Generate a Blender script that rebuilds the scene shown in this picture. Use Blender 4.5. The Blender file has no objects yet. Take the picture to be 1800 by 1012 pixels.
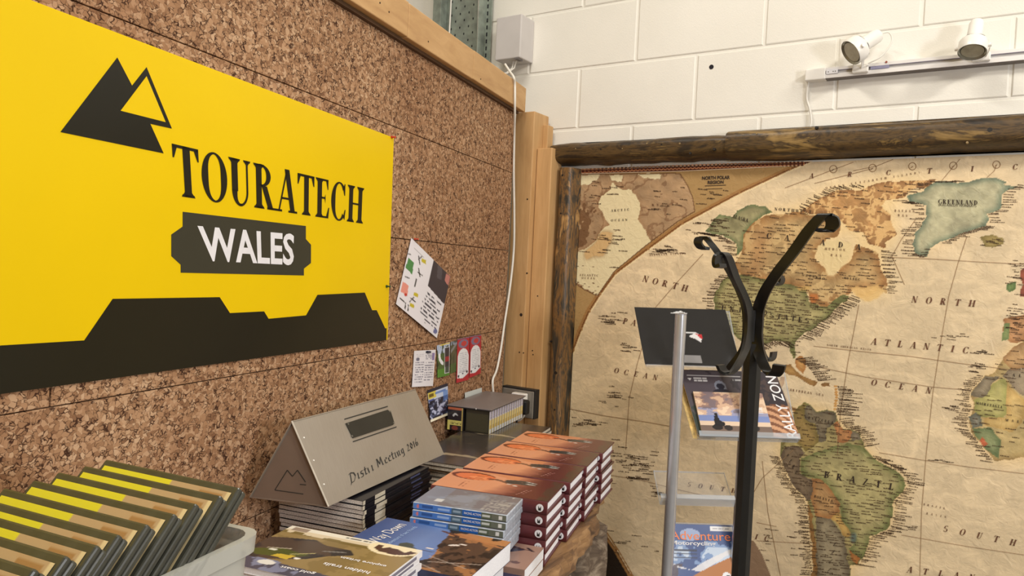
import bpy, bmesh, math, random
import numpy as np
from mathutils import Vector, Matrix

random.seed(7); RNG = np.random.default_rng(11)
SC = bpy.context.scene
COL = SC.collection

# ------------------------------------------------------------------ camera
H = 1.457                       # eye height; every "rel" height below is measured from it
FPX = 1300.0
YAW, PIT, ROL = map(math.radians, (32.98, -1.50, 2.72))
_f = np.array([-math.sin(YAW)*math.cos(PIT), math.cos(YAW)*math.cos(PIT), math.sin(PIT)])
_r = np.cross(_f, [0, 0, 1.]); _r /= np.linalg.norm(_r); _u = np.cross(_r, _f)
_r, _u = math.cos(ROL)*_r + math.sin(ROL)*_u, -math.sin(ROL)*_r + math.cos(ROL)*_u
cam = bpy.data.cameras.new('camera'); cam.sensor_width = 36; cam.lens = FPX/1800*36
camo = bpy.data.objects.new('camera', cam); COL.objects.link(camo)
camo.matrix_world = Matrix(((_r[0], _u[0], -_f[0], 0), (_r[1], _u[1], -_f[1], 0), (_r[2], _u[2], -_f[2], H), (0, 0, 0, 1)))
cam.clip_start = .02
SC.camera = camo

# ------------------------------------------------------------------ world, lights, exposure
w = bpy.data.worlds.new('world'); SC.world = w; w.use_nodes = True
w.node_tree.nodes['Background'].inputs[0].default_value = (1, .97, .92, 1)
w.node_tree.nodes['Background'].inputs[1].default_value = .3
def area(name, loc, target, sx, sy, power, col):
    l = bpy.data.lights.new(name, 'AREA'); l.shape = 'RECTANGLE'; l.size = sx; l.size_y = sy
    l.energy = power; l.color = col
    o = bpy.data.objects.new(name, l); COL.objects.link(o); o.location = loc
    o.rotation_euler = (Vector(target)-Vector(loc)).to_track_quat('-Z', 'Y').to_euler()
    return o
area('ceiling_tube_light_right', (1.75, .85, H+1.85), (.2, 2.0, H+.3), .5, .14, 20, (1, .95, .86))
area('ceiling_tube_light_left', (-1.0, .75, H+2.2), (-.7, 1.2, 0), 1.0, .12, 18, (1, .945, .85))
area('rear_fill_light', (1.3, -.9, H+2.1), (.3, 2.2, H-.5), 1.4, .5, 24, (1, .95, .88))  # unseen fill lamp behind the viewer, turned up to brighten the lower map
area('daylight_doorway', (1.55, .42, H+.24), (-1.0, 1.4, H-.2), .26, .34, 15, (.90, .92, 1.0))
SC.view_settings.view_transform = 'Standard'; SC.view_settings.look = 'None'
SC.view_settings.exposure = 0.80; SC.view_settings.gamma = 1; SC.view_settings.use_curve_mapping = False

# ------------------------------------------------------------------ survey helpers (photo pixel -> point on a real surface)
CA = math.radians(102.5)
ES = np.array([math.cos(CA), math.sin(CA), 0.])           # along the cork wall, away from the camera
NN = np.array([math.sin(CA), -math.cos(CA), 0.])          # out of the cork wall into the room
CD = .975                                                 # cork surface distance from the camera
BW = 2.46                                                 # block wall y
UP = np.array([0, 0, 1.]); CAMP = np.array([0, 0, H])
def ray(x, y): return _f + _r*(x-900)/FPX - _u*(y-506)/FPX
def wallp(x, y, Y=BW): k = ray(x, y); return CAMP + k*Y/k[1]
def corkp(x, y, off=0.): k = ray(x, y); return CAMP + k*(-(CD-off))/(k@NN)
def levelp(x, y, h): k = ray(x, y); return CAMP + k*h/(-k[2])
def depthp(x, y, Z): return CAMP + ray(x, y)*Z
def proj(P):
    d = np.asarray(P, float) - CAMP; z = d@_f
    return 900+FPX*(d@_r)/z, 506-FPX*(d@_u)/z
def SW(s, w_, z): return ES*s + NN*(w_-CD) + UP*(z+H)     # (along cork, out from cork, rel height)

# ------------------------------------------------------------------ materials
def lin(c):
    c = np.asarray(c, float)/255.
    return np.where(c <= .04045, c/12.92, ((c+.055)/1.055)**2.4)
MATS = {}
def newmat(name):
    m = bpy.data.materials.new(name); m.use_nodes = True
    nt = m.node_tree; b = nt.nodes['Principled BSDF']
    return m, nt, b
def ramp(nt, fac, stops):
    r = nt.nodes.new('ShaderNodeValToRGB'); e = r.color_ramp.elements
    while len(e) < len(stops): e.new(.5)
    for i, (p, c) in enumerate(stops):
        e[i].position = p; e[i].color = (*lin(c), 1)
    nt.links.new(fac, r.inputs[0]); return r.outputs[0]
def noise(nt, scale, detail=4, rough=.55, vec=None, dist=0):
    n = nt.nodes.new('ShaderNodeTexNoise'); n.inputs['Scale'].default_value = scale
    n.inputs['Detail'].default_value = detail; n.inputs['Roughness'].default_value = rough
    n.inputs['Distortion'].default_value = dist
    if vec is not None: nt.links.new(vec, n.inputs['Vector'])
    return n
def coords(nt, kind='Object', scale=(1, 1, 1), rot=(0, 0, 0)):
    t = nt.nodes.new('ShaderNodeTexCoord'); mp = nt.nodes.new('ShaderNodeMapping')
    mp.inputs['Scale'].default_value = scale; mp.inputs['Rotation'].default_value = rot
    nt.links.new(t.outputs[kind], mp.inputs[0]); return mp.outputs[0]
def bump(nt, b, h, strength=.3, dist=.002):
    bn = nt.nodes.new('ShaderNodeBump'); bn.inputs['Strength'].default_value = strength
    bn.inputs['Distance'].default_value = dist
    nt.links.new(h, bn.inputs['Height']); nt.links.new(bn.outputs[0], b.inputs['Normal'])
def mat(name, c, rough=.5, metal=0., var=.06, scale=30, bmp=.1, spec=.5):
    """plain painted / printed surface with a little mottling"""
    if name in MATS: return MATS[name]
    m, nt, b = newmat(name)
    v = coords(nt); n = noise(nt, scale, 3, vec=v)
    c = np.asarray(c, float)
    out = ramp(nt, n.outputs[0], [(.3, np.clip(c*(1-var), 0, 255)), (.7, np.clip(c*(1+var), 0, 255))])
    nt.links.new(out, b.inputs['Base Color'])
    b.inputs['Roughness'].default_value = rough; b.inputs['Metallic'].default_value = metal
    b.inputs['Specular IOR Level'].default_value = spec
    if bmp: bump(nt, b, n.outputs[0], bmp, .0008)
    MATS[name] = m; return m
def mat_print(name, rough=.35, relief=None, spec=.5):
    """printed sheet: ink colour comes from the mesh colour attribute"""
    if name in MATS: return MATS[name]
    m, nt, b = newmat(name)
    a = nt.nodes.new('ShaderNodeAttribute'); a.attribute_name = 'ink'
    nt.links.new(a.outputs['Color'], b.inputs['Base Color'])
    b.inputs['Roughness'].default_value = rough; b.inputs['Specular IOR Level'].default_value = spec
    if relief:
        v = coords(nt); n = noise(nt, relief[0], 6, .6, v, 1.2); bump(nt, b, n.outputs[0], relief[1], .004)
    MATS[name] = m; return m
def mat_wood(name, stops, axis=2, rough=.6, stretch=14, scale=3.0, bmp=.25, knots=True):
    if name in MATS: return MATS[name]
    m, nt, b = newmat(name)
    s = [stretch]*3; s[axis] = 1.
    v = coords(nt, scale=tuple(s)); n = noise(nt, scale, 8, .62, v, .6)
    out = ramp(nt, n.outputs[0], stops); nt.links.new(out, b.inputs['Base Color'])
    b.inputs['Roughness'].default_value = rough; bump(nt, b, n.outputs[0], bmp, .003)
    MATS[name] = m; return m
def mat_cork():
    m, nt, b = newmat('cork')
    v = coords(nt); d = noise(nt, 70, 2, .5, v)
    mx = nt.nodes.new('ShaderNodeMix'); mx.data_type = 'VECTOR'; mx.inputs[0].default_value = .018
    nt.links.new(v, mx.inputs[4]); nt.links.new(d.outputs['Color'], mx.inputs[5])
    mp = nt.nodes.new('ShaderNodeMapping'); mp.inputs['Scale'].default_value = (1, 1, 1.25); nt.links.new(mx.outputs[1], mp.inputs[0])
    vo = nt.nodes.new('ShaderNodeTexVoronoi'); vo.inputs['Scale'].default_value = 122; vo.inputs['Randomness'].default_value = 1
    ve = nt.nodes.new('ShaderNodeTexVoronoi'); ve.feature = 'DISTANCE_TO_EDGE'; ve.inputs['Scale'].default_value = 122
    for q in (vo, ve): nt.links.new(mp.outputs[0], q.inputs['Vector'])
    sp = nt.nodes.new('ShaderNodeSeparateColor'); nt.links.new(vo.outputs['Color'], sp.inputs[0])
    grain = ramp(nt, sp.outputs[0], [(0, (140, 103, 76)), (.25, (166, 128, 96)), (.6, (184, 145, 112)), (1, (206, 172, 140))])
    # dark gaps open only in places
    gn = noise(nt, 75, 3, .6, v)
    th = nt.nodes.new('ShaderNodeMath'); th.operation = 'MULTIPLY_ADD'
    nt.links.new(gn.outputs[0], th.inputs[0]); th.inputs[1].default_value = -.62; th.inputs[2].default_value = .350
    ad = nt.nodes.new('ShaderNodeMath'); ad.operation = 'SUBTRACT'
    nt.links.new(ve.outputs['Distance'], ad.inputs[0]); nt.links.new(th.outputs[0], ad.inputs[1])
    gap = nt.nodes.new('ShaderNodeMapRange'); gap.inputs['From Min'].default_value = -.07; gap.inputs['From Max'].default_value = .05
    nt.links.new(ad.outputs[0], gap.inputs['Value'])
    mc = nt.nodes.new('ShaderNodeMix'); mc.data_type = 'RGBA'; mc.inputs[6].default_value = (*lin((70, 44, 30)), 1)
    nt.links.new(gap.outputs[0], mc.inputs[0]); nt.links.new(grain, mc.inputs[7])
    big = noise(nt, 2.5, 3, .5, v); tone = ramp(nt, big.outputs[0], [(.3, (225, 215, 205)), (.7, (255, 255, 250))])
    mm = nt.nodes.new('ShaderNodeMix'); mm.data_type = 'RGBA'; mm.blend_type = 'MULTIPLY'; mm.inputs[0].default_value = 1
    nt.links.new(mc.outputs[2], mm.inputs[6]); nt.links.new(tone, mm.inputs[7])
    nt.links.new(mm.outputs[2], b.inputs['Base Color']); b.inputs['Roughness'].default_value = .85
    b.inputs['Specular IOR Level'].default_value = .25
    bump(nt, b, gap.outputs[0], .5, .002)
    return m
M_CORK = mat_cork()
def mat_blocks():
    m, nt, b = newmat('cream_masonry_paint')
    v = coords(nt); n = noise(nt, 260, 3, .6, v); n2 = noise(nt, 3, 3, .5, v)
    nt.links.new(ramp(nt, n2.outputs[0], [(.3, (228, 224, 213)), (.7, (236, 232, 222))]), b.inputs['Base Color'])
    b.inputs['Roughness'].default_value = .55; bump(nt, b, n.outputs[0], .28, .002)
    return m
M_BLOCK = mat_blocks()
PINE = [(.2, (172, 130, 84)), (.45, (190, 150, 100)), (.6, (198, 158, 108)), (.85, (210, 172, 122))]
M_PINE_V = mat_wood('pine_upright_grain', PINE, 2, .6, 9, 5, .12)
M_LOGDARK = [(.28, (26, 20, 14)), (.42, (66, 44, 22)), (.52, (104, 72, 34)), (.62, (84, 56, 28)), (.75, (142, 108, 58))]
M_BLACKM = mat('black_satin_metal', (30, 29, 27), .38, .2, .1, 60, .05)
M_WHITEM = mat('white_enamel', (236, 232, 224), .3, 0, .02, 20, 0)
M_PAGE = mat('page_edges', (238, 238, 244), .8, 0, .06, 900, .4)
M_WHITEP = mat('white_paper', (226, 224, 226), .7, 0, .02, 60, 0)
M_INK = mat('black_ink', (26, 24, 20), .5, 0, .1, 80, 0)

# ------------------------------------------------------------------ mesh builder
class MB:
    def __init__(s): s.v = []; s.f = []; s.mi = []
    def add(s, vs, fs, mi=0):
        k = len(s.v); s.v += [tuple(map(float, p)) for p in vs]; s.f += [tuple(k+i for i in q) for q in fs]; s.mi += [mi]*len(fs)
        return s
    def box(s, a, b, mi=0, fr=None):
        """axis box from corner a to corner b, in frame fr=(origin, X, Y, Z)"""
        (x0, y0, z0), (x1, y1, z1) = a, b
        vs = [(x, y, z) for z in (z0, z1) for y in (y0, y1) for x in (x0, x1)]
        if fr is not None: vs = [fr[0]+fr[1]*x+fr[2]*y+fr[3]*z for x, y, z in vs]
        return s.add(vs, [(0, 2, 3, 1), (4, 5, 7, 6), (0, 1, 5, 4), (2, 6, 7, 3), (0, 4, 6, 2), (1, 3, 7, 5)], mi)
    def prism(s, pts, off, mi=0):
        """polygon (3D points) extruded by vector off"""
        n = len(pts); pts = [np.asarray(p, float) for p in pts]
        return s.add(pts+[p+off for p in pts], [tuple(range(n))[::-1], tuple(range(n, 2*n))]+[(i, (i+1) % n, n+(i+1) % n, n+i) for i in range(n)], mi)
    def tube(s, path, r, n=8, mi=0, cap=True):
        path = [np.asarray(p, float) for p in path]; rs = r if hasattr(r, '__len__') else [r]*len(path)
        ref = None; vs = []
        for i, p in enumerate(path):
            t = path[min(i+1, len(path)-1)]-path[max(i-1, 0)]; t /= np.linalg.norm(t)
            if ref is None:
                ref = np.cross(t, [0, 0, 1.] if abs(t[2]) < .9 else [1., 0, 0])
            ref = ref - t*(ref@t); ref /= np.linalg.norm(ref); q = np.cross(t, ref)
            vs += [p+rs[i]*(ref*math.cos(2*math.pi*k/n)+q*math.sin(2*math.pi*k/n)) for k in range(n)]
        fs = [(i*n+k, i*n+(k+1) % n, (i+1)*n+(k+1) % n, (i+1)*n+k) for i in range(len(path)-1) for k in range(n)]
        if cap: fs += [tuple(range(n))[::-1], tuple((len(path)-1)*n+k for k in range(n))]
        return s.add(vs, fs, mi)
    def ribbon(s, path, wdir, width, th, mi=0):
        """flat bar following path; wdir = direction of its width"""
        path = [np.asarray(p, float) for p in path]; wd = np.asarray(wdir, float); wd /= np.linalg.norm(wd); vs = []
        for i, p in enumerate(path):
            t = path[min(i+1, len(path)-1)]-path[max(i-1, 0)]; t /= np.linalg.norm(t)
            nn = np.cross(t, wd); nn /= np.linalg.norm(nn)
            vs += [p+wd*width/2+nn*th/2, p-wd*width/2+nn*th/2, p-wd*width/2-nn*th/2, p+wd*width/2-nn*th/2]
        fs = [(i*4+k, i*4+(k+1) % 4, i*4+4+(k+1) % 4, i*4+4+k) for i in range(len(path)-1) for k in range(4)]
        fs += [(3, 2, 1, 0), tuple(len(vs)-4+k for k in range(4))]
        return s.add(vs, fs, mi)
    def mesh(s, name, mats):
        me = bpy.data.meshes.new(name); me.from_pydata(s.v, [], s.f)
        for m in (mats if isinstance(mats, (list, tuple)) else [mats]): me.materials.append(m)
        me.polygons.foreach_set('material_index', s.mi); me.update(); return me
    def build(s, name, mats, parent=None, smooth=None, bevel=0, solid=True):
        me = s.mesh(name, mats)
        if solid:
            bm = bmesh.new(); bm.from_mesh(me); bmesh.ops.recalc_face_normals(bm, faces=bm.faces); bm.to_mesh(me); bm.free()
        o = bpy.data.objects.new(name, me); COL.objects.link(o)
        adopt(o, parent)
        if smooth: shade(me, smooth)
        if bevel:
            bv = o.modifiers.new('b', 'BEVEL'); bv.width = bevel; bv.segments = 2; bv.limit_method = 'ANGLE'; bv.angle_limit = .6
        return o
def shade(me, ang):
    me.polygons.foreach_set('use_smooth', [True]*len(me.polygons))
    try: me.set_sharp_from_angle(angle=math.radians(ang))
    except Exception: pass
def tag(o, label=None, cat=None, group=None, kind=None):
    for k, v in (('label', label), ('category', cat), ('group', group), ('kind', kind)):
        if v: o[k] = v
    return o
def thing(name, label, cat, loc=(0, 0, 0), rz=0, group=None):
    o = bpy.data.objects.new(name, None); COL.objects.link(o); o.empty_display_size = .05
    o.location = Vector(loc); o.rotation_euler = (0, 0, rz); tag(o, label, cat, group); return o
WT = {}
def wthing(name, label, cat, loc=(0, 0, 0), rz=0, group=None):
    """a thing whose parts are given in room coordinates"""
    o = thing(name, label, cat, loc, rz, group)
    WT[o.name] = (Matrix.Translation(Vector(loc)) @ Matrix.Rotation(rz, 4, 'Z')).inverted(); return o
def adopt(o, parent):
    if parent is None: return o
    o.parent = parent
    if parent.name in WT: o.matrix_parent_inverse = WT[parent.name]
    return o
def copy_tree(o, parent=None):
    c = o.copy(); COL.objects.link(c)
    if parent is not None: c.parent = parent; c.matrix_parent_inverse = o.matrix_parent_inverse
    for ch in list(o.children): copy_tree(ch, c)
    return c
ORD = ['topmost', 'second from the top', 'third from the top', 'fourth from the top', 'fifth from the top', 'sixth from the top',
       'seventh from the top', 'eighth from the top', 'ninth from the top', 'tenth from the top', 'eleventh from the top',
       'twelfth from the top', 'thirteenth from the top', 'fourteenth from the top']
def nth(k, n): return 'bottom one' if k == n-1 and n > 1 else ORD[k]

# ------------------------------------------------------------------ print painting (vertex inks on fine sheets)
def inpoly(X, Y, pts):
    m = np.zeros(X.shape, bool); n = len(pts)
    for i in range(n):
        (x0, y0), (x1, y1) = pts[i], pts[(i+1) % n]
        if y0 == y1: continue
        c = ((Y < y1) != (Y < y0)) & (X < (x1-x0)*(Y-y0)/(y1-y0)+x0); m ^= c
    return m
def put(rgb, mask, col, a=1.):
    k = (mask*a)[..., None]; rgb[:] = rgb*(1-k)+np.asarray(col, float)*k
def box_m(X, Y, x0, y0, x1, y1): return (X > x0) & (X < x1) & (Y > y0) & (Y < y1)
def ell(X, Y, cx, cy, rx, ry): return ((X-cx)/rx)**2+((Y-cy)/ry)**2 < 1
def seg(X, Y, x0, y0, x1, y1, wd):
    dx, dy = x1-x0, y1-y0; t = np.clip(((X-x0)*dx+(Y-y0)*dy)/(dx*dx+dy*dy+1e-12), 0, 1)
    return (X-x0-t*dx)**2+(Y-y0-t*dy)**2 < (wd/2)**2
def vnoise(X, Y, scale, seed=0, oct=3):
    """smooth value noise in [0,1]"""
    g = np.random.default_rng(seed).random((64, 64)); out = np.zeros(X.shape); amp = 1; tot = 0
    for o in range(oct):
        x = X*scale*2**o+o*7.3; y = Y*scale*2**o+o*3.1
        xi = np.floor(x).astype(int); yi = np.floor(y).astype(int); fx = x-xi; fy = y-yi
        fx = fx*fx*(3-2*fx); fy = fy*fy*(3-2*fy)
        a = g[yi % 64, xi % 64]; b = g[yi % 64, (xi+1) % 64]; c = g[(yi+1) % 64, xi % 64]; d = g[(yi+1) % 64, (xi+1) % 64]
        out += amp*((a*(1-fx)+b*fx)*(1-fy)+(c*(1-fx)+d*fx)*fy); tot += amp; amp *= .5
    return out/tot
def blur(M, r):
    M = M.astype(float)
    for ax in (0, 1):
        p = np.pad(M, [(r, r) if a == ax else (0, 0) for a in (0, 1)], mode='edge'); c = np.cumsum(p, axis=ax)
        z = np.zeros_like(np.take(c, [0], axis=ax)); c = np.concatenate([z, c], axis=ax); n = M.shape[ax]
        M = (np.take(c, range(2*r+1, 2*r+1+n), axis=ax)-np.take(c, range(0, n), axis=ax))/(2*r+1)
    return M
def sheet(name, P, rgb, m, parent=None, th=0):
    """P: (nv,nu,3) points, rgb: (nv,nu,3) inks 0..255"""
    nv, nu = P.shape[:2]; me = bpy.data.meshes.new(name)
    idx = np.arange(nv*nu).reshape(nv, nu)
    q = np.stack([idx[:-1, :-1], idx[:-1, 1:], idx[1:, 1:], idx[1:, :-1]], -1).reshape(-1, 4)
    me.vertices.add(nv*nu); me.vertices.foreach_set('co', P.reshape(-1).astype(np.float32))
    me.loops.add(q.size); me.loops.foreach_set('vertex_index', q.reshape(-1).astype(np.int32))
    me.polygons.add(len(q)); me.polygons.foreach_set('loop_start', np.arange(0, q.size, 4, dtype=np.int32))
    try: me.polygons.foreach_set('loop_total', np.full(len(q), 4, np.int32))
    except Exception: pass
    me.update(calc_edges=True)
    a = me.color_attributes.new('ink', 'FLOAT_COLOR', 'POINT')
    c = np.ones((nv*nu, 4), np.float32); c[:, :3] = lin(np.clip(rgb, 0, 255)).reshape(-1, 3); a.data.foreach_set('color', c.reshape(-1))
    me.materials.append(m); me.validate()
    o = bpy.data.objects.new(name, me); COL.objects.link(o)
    return adopt(o, parent)
def grid(nu, nv): return np.meshgrid(np.linspace(0, 1, nu), np.linspace(0, 1, nv))
def quadP(c, U, V):
    """c: corners 00,10,11,01"""
    c = [np.asarray(q, float) for q in c]; U = U[..., None]; V = V[..., None]
    return c[0]*(1-U)*(1-V)+c[1]*U*(1-V)+c[2]*U*V+c[3]*(1-U)*V
def dashes(rgb, U, V, u0, v0, u1, v1, n, col, seed=0, a=.85, fill=.75):
    """lines of small illegible print in a box"""
    hh = (v1-v0)/n; L = np.floor((V-v0)/hh); fr = (V-v0)/hh-L
    g = np.random.default_rng(seed).random((97, 89)); ci = np.floor(U*70).astype(int) % 89
    m = box_m(U, V, u0, v0, u1, v1) & (fr > .25) & (fr < .72) & (g[(L.astype(int)) % 97, ci] < fill)
    put(rgb, m, col, a)

# ------------------------------------------------------------------ lettering
_tc = {}
def sans(txt, bold=0., sp=1.):
    """Blender's built-in sans as triangles in a unit box"""
    k = (txt, bold, sp)
    if k not in _tc:
        cu = bpy.data.curves.new('t', 'FONT'); cu.body = txt; cu.offset = bold; cu.space_character = sp; cu.resolution_u = 3
        o = bpy.data.objects.new('t', cu); COL.objects.link(o); bpy.context.view_layer.update()
        me = o.evaluated_get(bpy.context.evaluated_depsgraph_get()).to_mesh()
        v = np.array([p.co[:2] for p in me.vertices]); f = [tuple(p.vertices) for p in me.polygons]
        o.evaluated_get(bpy.context.evaluated_depsgraph_get()).to_mesh_clear(); bpy.data.objects.remove(o); bpy.data.curves.remove(cu)
        lo, hi = v.min(0), v.max(0); _tc[k] = ((v-lo)/(hi-lo), f, (hi-lo)[0]/(hi-lo)[1])
    return _tc[k]
TH, SR = .195, .05          # thick and thin strokes of the serif hand
def _arc(cx, cy, rx, ry, a0, a1, th=TH, tn=SR, n=22):
    pts = []
    for i in range(n+1):
        a = math.radians(a0+(a1-a0)*i/n); k = abs(math.cos(a))**1.3; w_ = tn+(th-tn)*k
        pts.append((cx+rx*math.cos(a), cy+ry*math.sin(a), (rx-w_)*math.cos(a)+cx, (ry-w_*.8)*math.sin(a)+cy))
    return [[(a[0], a[1]), (b[0], b[1]), (b[2], b[3]), (a[2], a[3])] for a, b in zip(pts, pts[1:])]
def _st(x, y0, y1, w_=TH, s0=True, s1=True, fl=.09):
    r = [[(x, y0), (x+w_, y0), (x+w_, y1), (x, y1)]]
    for on, y, d in ((s0, y0, 1), (s1, y1, -1)):
        if on:
            r.append([(x-fl, y), (x+w_+fl, y), (x+w_+fl*.7, y+d*SR), (x-fl*.7, y+d*SR)])
            r.append([(x-fl*.5, y+d*SR), (x, y+d*SR), (x, y+d*.1)]); r.append([(x+w_+fl*.5, y+d*SR), (x+w_, y+d*SR), (x+w_, y+d*.1)])
    return r
def _dg(x0, y0, x1, y1, w_): return [[(x0, y0), (x0+w_, y0), (x1+w_, y1), (x1, y1)]]
def _hb(x0, x1, y, t=SR): return [[(x0, y), (x1, y), (x1, y+t), (x0, y+t)]]
def glyph(c):
    if c == 'T': return _st(.27, 0, 1, s1=False)+_hb(0, .7, .94, .06)+[[(0, 1), (0, .74), (.035, .74), (.12, .94)], [(.7, 1), (.7, .74), (.665, .74), (.58, .94)]], .72
    if c == 'O': return _arc(.38, .5, .38, .52, 0, 360, TH, .05, 36), .78
    if c == 'U': return _st(.08, .3, 1, s0=False)+_st(.55, .3, 1, .06, s0=False)+_arc(.345, .32, .265, .34, 180, 360, .17, .07)[:12]+_arc(.345, .32, .265, .34, 262, 360, .06, .07), .76
    if c == 'R': return _st(.08, 0, 1)+_arc(.27, .75, .33, .25, -90, 90, .16)+_hb(.2, .3, .955)+_hb(.2, .3, .5)+_dg(.5, 0, .27, .52, .19)+_hb(.46, .8, 0), .8
    if c == 'A': return _dg(.02, 0, .33, .98, .055)+_dg(.5, 0, .28, 1.02, .18)+_hb(.14, .56, .3)+_hb(-.06, .17, 0)+_hb(.42, .77, 0), .74
    if c == 'E': return _st(.08, 0, 1)+_hb(.2, .56, .95, .05)+_hb(.2, .58, 0, .05)+_hb(.2, .44, .49)+[[(.56, 1), (.56, .74), (.53, .74), (.46, .95)], [(.58, 0), (.62, .28), (.58, .28), (.48, .05)], [(.44, .62), (.44, .38), (.4, .49), (.4, .535)]], .66
    if c == 'C': return _arc(.38, .5, .38, .52, 48, 312, TH, .05, 30)+[[(.62, .99), (.66, .99), (.66, .68), (.62, .68), (.56, .85)], [(.66, .02), (.7, .3), (.66, .3), (.58, .1)]], .74
    if c == 'H': return _st(.08, 0, 1)+_st(.56, 0, 1)+_hb(.2, .6, .49), .84
    if c == 'L': return _st(.08, 0, 1)+_hb(.2, .56, 0, .05)+[[(.56, 0), (.62, .3), (.58, .3), (.46, .05)]], .64
    if c == 'N': return _st(.1, 0, 1, .055)+_st(.6, 0, 1, .055, s0=False)+_dg(.5, 0, .05, 1, .18), .78
    if c == 'I': return _st(.08, 0, 1), .34
    if c == 'D': return _st(.08, 0, 1)+_arc(.26, .5, .42, .5, -90, 90, .17), .76
    if c == 'B': return _st(.08, 0, 1)+_arc(.26, .75, .3, .25, -90, 90, .14)+_arc(.26, .26, .35, .26, -90, 90, .15), .7
    if c == 'P': return _st(.08, 0, 1)+_arc(.26, .73, .34, .27, -90, 90, .15), .68
    if c == 'G': return _arc(.38, .5, .38, .52, 48, 315, TH, .05, 30)+_st(.52, .04, .42, .14, s0=False), .78
    if c == 'K': return _st(.08, 0, 1)+_dg(.22, .42, .62, 1, .05)+_dg(.6, 0, .3, .55, .18), .8
    if c == 'Z': return _hb(.05, .62, .94, .06)+_hb(.02, .64, 0, .06)+_dg(.02, 0, .45, 1, .17), .68
    if c == 'S': return _arc(.3, .74, .26, .27, 40, 270, .13, .06)+_arc(.32, .27, .28, .28, -150, 90, .14, .06), .62
    if c == 'M': return _st(.1, 0, 1, .055)+_st(.72, 0, 1)+_dg(.42, 0, .08, 1, .17)+_dg(.46, 0, .72, 1, .05), 1.0
    if c == 'V': return _dg(.34, 0, .04, 1, .18)+_dg(.38, 0, .66, 1, .05), .74
    if c == 'F': return _st(.08, 0, 1)+_hb(.2, .56, .95, .05)+_hb(.2, .46, .49), .6
    if c == 'Y': return _st(.3, 0, .5, s1=False)+_dg(.3, .45, .02, 1, .17)+_dg(.4, .45, .68, 1, .05), .74
    if c == 'X': return _dg(.5, 0, .04, 1, .18)+_dg(.06, 0, .6, 1, .05), .74
    if c == 'W': return _dg(.26, 0, .02, 1, .16)+_dg(.3, 0, .5, .9, .05)+_dg(.66, 0, .44, 1, .16)+_dg(.72, 0, .92, 1, .05), .98
    if c == 'Q': return glyph('O')[0]+_dg(.7, -.15, .4, .15, .12), .78
    return [], .4
def serif(txt, sp=.06):
    vs, fs, x = [], [], 0
    for ch in txt:
        ps, adv = glyph(ch)
        for p in ps:
            k = len(vs); vs += [(x+a, b) for a, b in p]; fs.append(tuple(range(k, k+len(p))))
        x += adv+sp
    v = np.array(vs); lo, hi = np.array([v[:, 0].min(), 0]), np.array([v[:, 0].max(), 1]); return (v-lo)/(hi-lo), fs, hi[0]-lo[0]
NIB = {  # broad-nib strokes: polylines in a unit cell
 'D': ([[(.0, .92), (.25, 1), (.6, .85), (.7, .5), (.45, .08), (.05, .05)], [(.22, .95), (.12, .1), (.0, -.12)]], .85),
 'i': ([[(.1, .62), (.16, .6), (.12, .08), (.24, .1)]], .36), 's': ([[(.38, .6), (.16, .62), (.14, .42), (.36, .3), (.32, .06), (.04, .06)]], .5),
 't': ([[(.2, .85), (.14, .1), (.32, .1)], [(.02, .6), (.36, .62)]], .42), 'r': ([[(.08, .6), (.14, .05)], [(.14, .45), (.38, .62)]], .46),
 'M': ([[(.0, .0), (.12, .1), (.2, .95), (.42, .3), (.66, 1), (.74, .08), (.86, .12)], [(.1, .95), (.22, .95)]], 1.0),
 'e': ([[(.1, .35), (.38, .48), (.3, .64), (.1, .5), (.12, .1), (.36, .08)]], .5), 'n': ([[(.08, .6), (.14, .05)], [(.14, .5), (.36, .62), (.34, .08), (.46, .1)]], .56),
 'g': ([[(.36, .6), (.12, .55), (.12, .15), (.34, .2)], [(.38, .6), (.34, -.2), (.06, -.22)]], .52),
 '2': ([[(.06, .6), (.26, .78), (.36, .55), (.06, .05), (.42, .05)]], .5), '0': ([[(.22, .75), (.08, .4), (.22, .05), (.38, .4), (.22, .75)]], .48),
 '1': ([[(.08, .62), (.2, .75), (.16, .05)]], .34), '6': ([[(.36, .95), (.1, .5), (.14, .08), (.36, .12), (.34, .45), (.12, .42)]], .48), ' ': ([], .36)}
def nib(txt):
    vs, fs, x = [], [], 0; nx, ny = .055, .04
    for ch in txt:
        st, adv = NIB[ch]
        for pl in st:
            for (a, b), (c, d) in zip(pl, pl[1:]):
                k = len(vs); vs += [(x+a-nx, b-ny), (x+a+nx, b+ny), (x+c+nx, d+ny), (x+c-nx, d-ny)]; fs.append((k, k+1, k+2, k+3))
        x += adv
    v = np.array(vs); return v/np.array([x, 1]), fs, x
def letters(mb, data, fn, mi=0):
    v, f, _ = data; mb.add([fn(a, b) for a, b in v], f, mi); return mb
def lettering(parent, data, fn, m, name='lettering'):
    return letters(MB(), data, fn).build(name, m, parent, solid=False)
def qfn(a, b, c, d):
    """unit square -> 3D quad (00, 10, 11, 01)"""
    a, b, c, d = [np.asarray(q, float) for q in (a, b, c, d)]
    return lambda u, v: a*(1-u)*(1-v)+b*u*(1-v)+c*u*v+d*(1-u)*v

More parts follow.
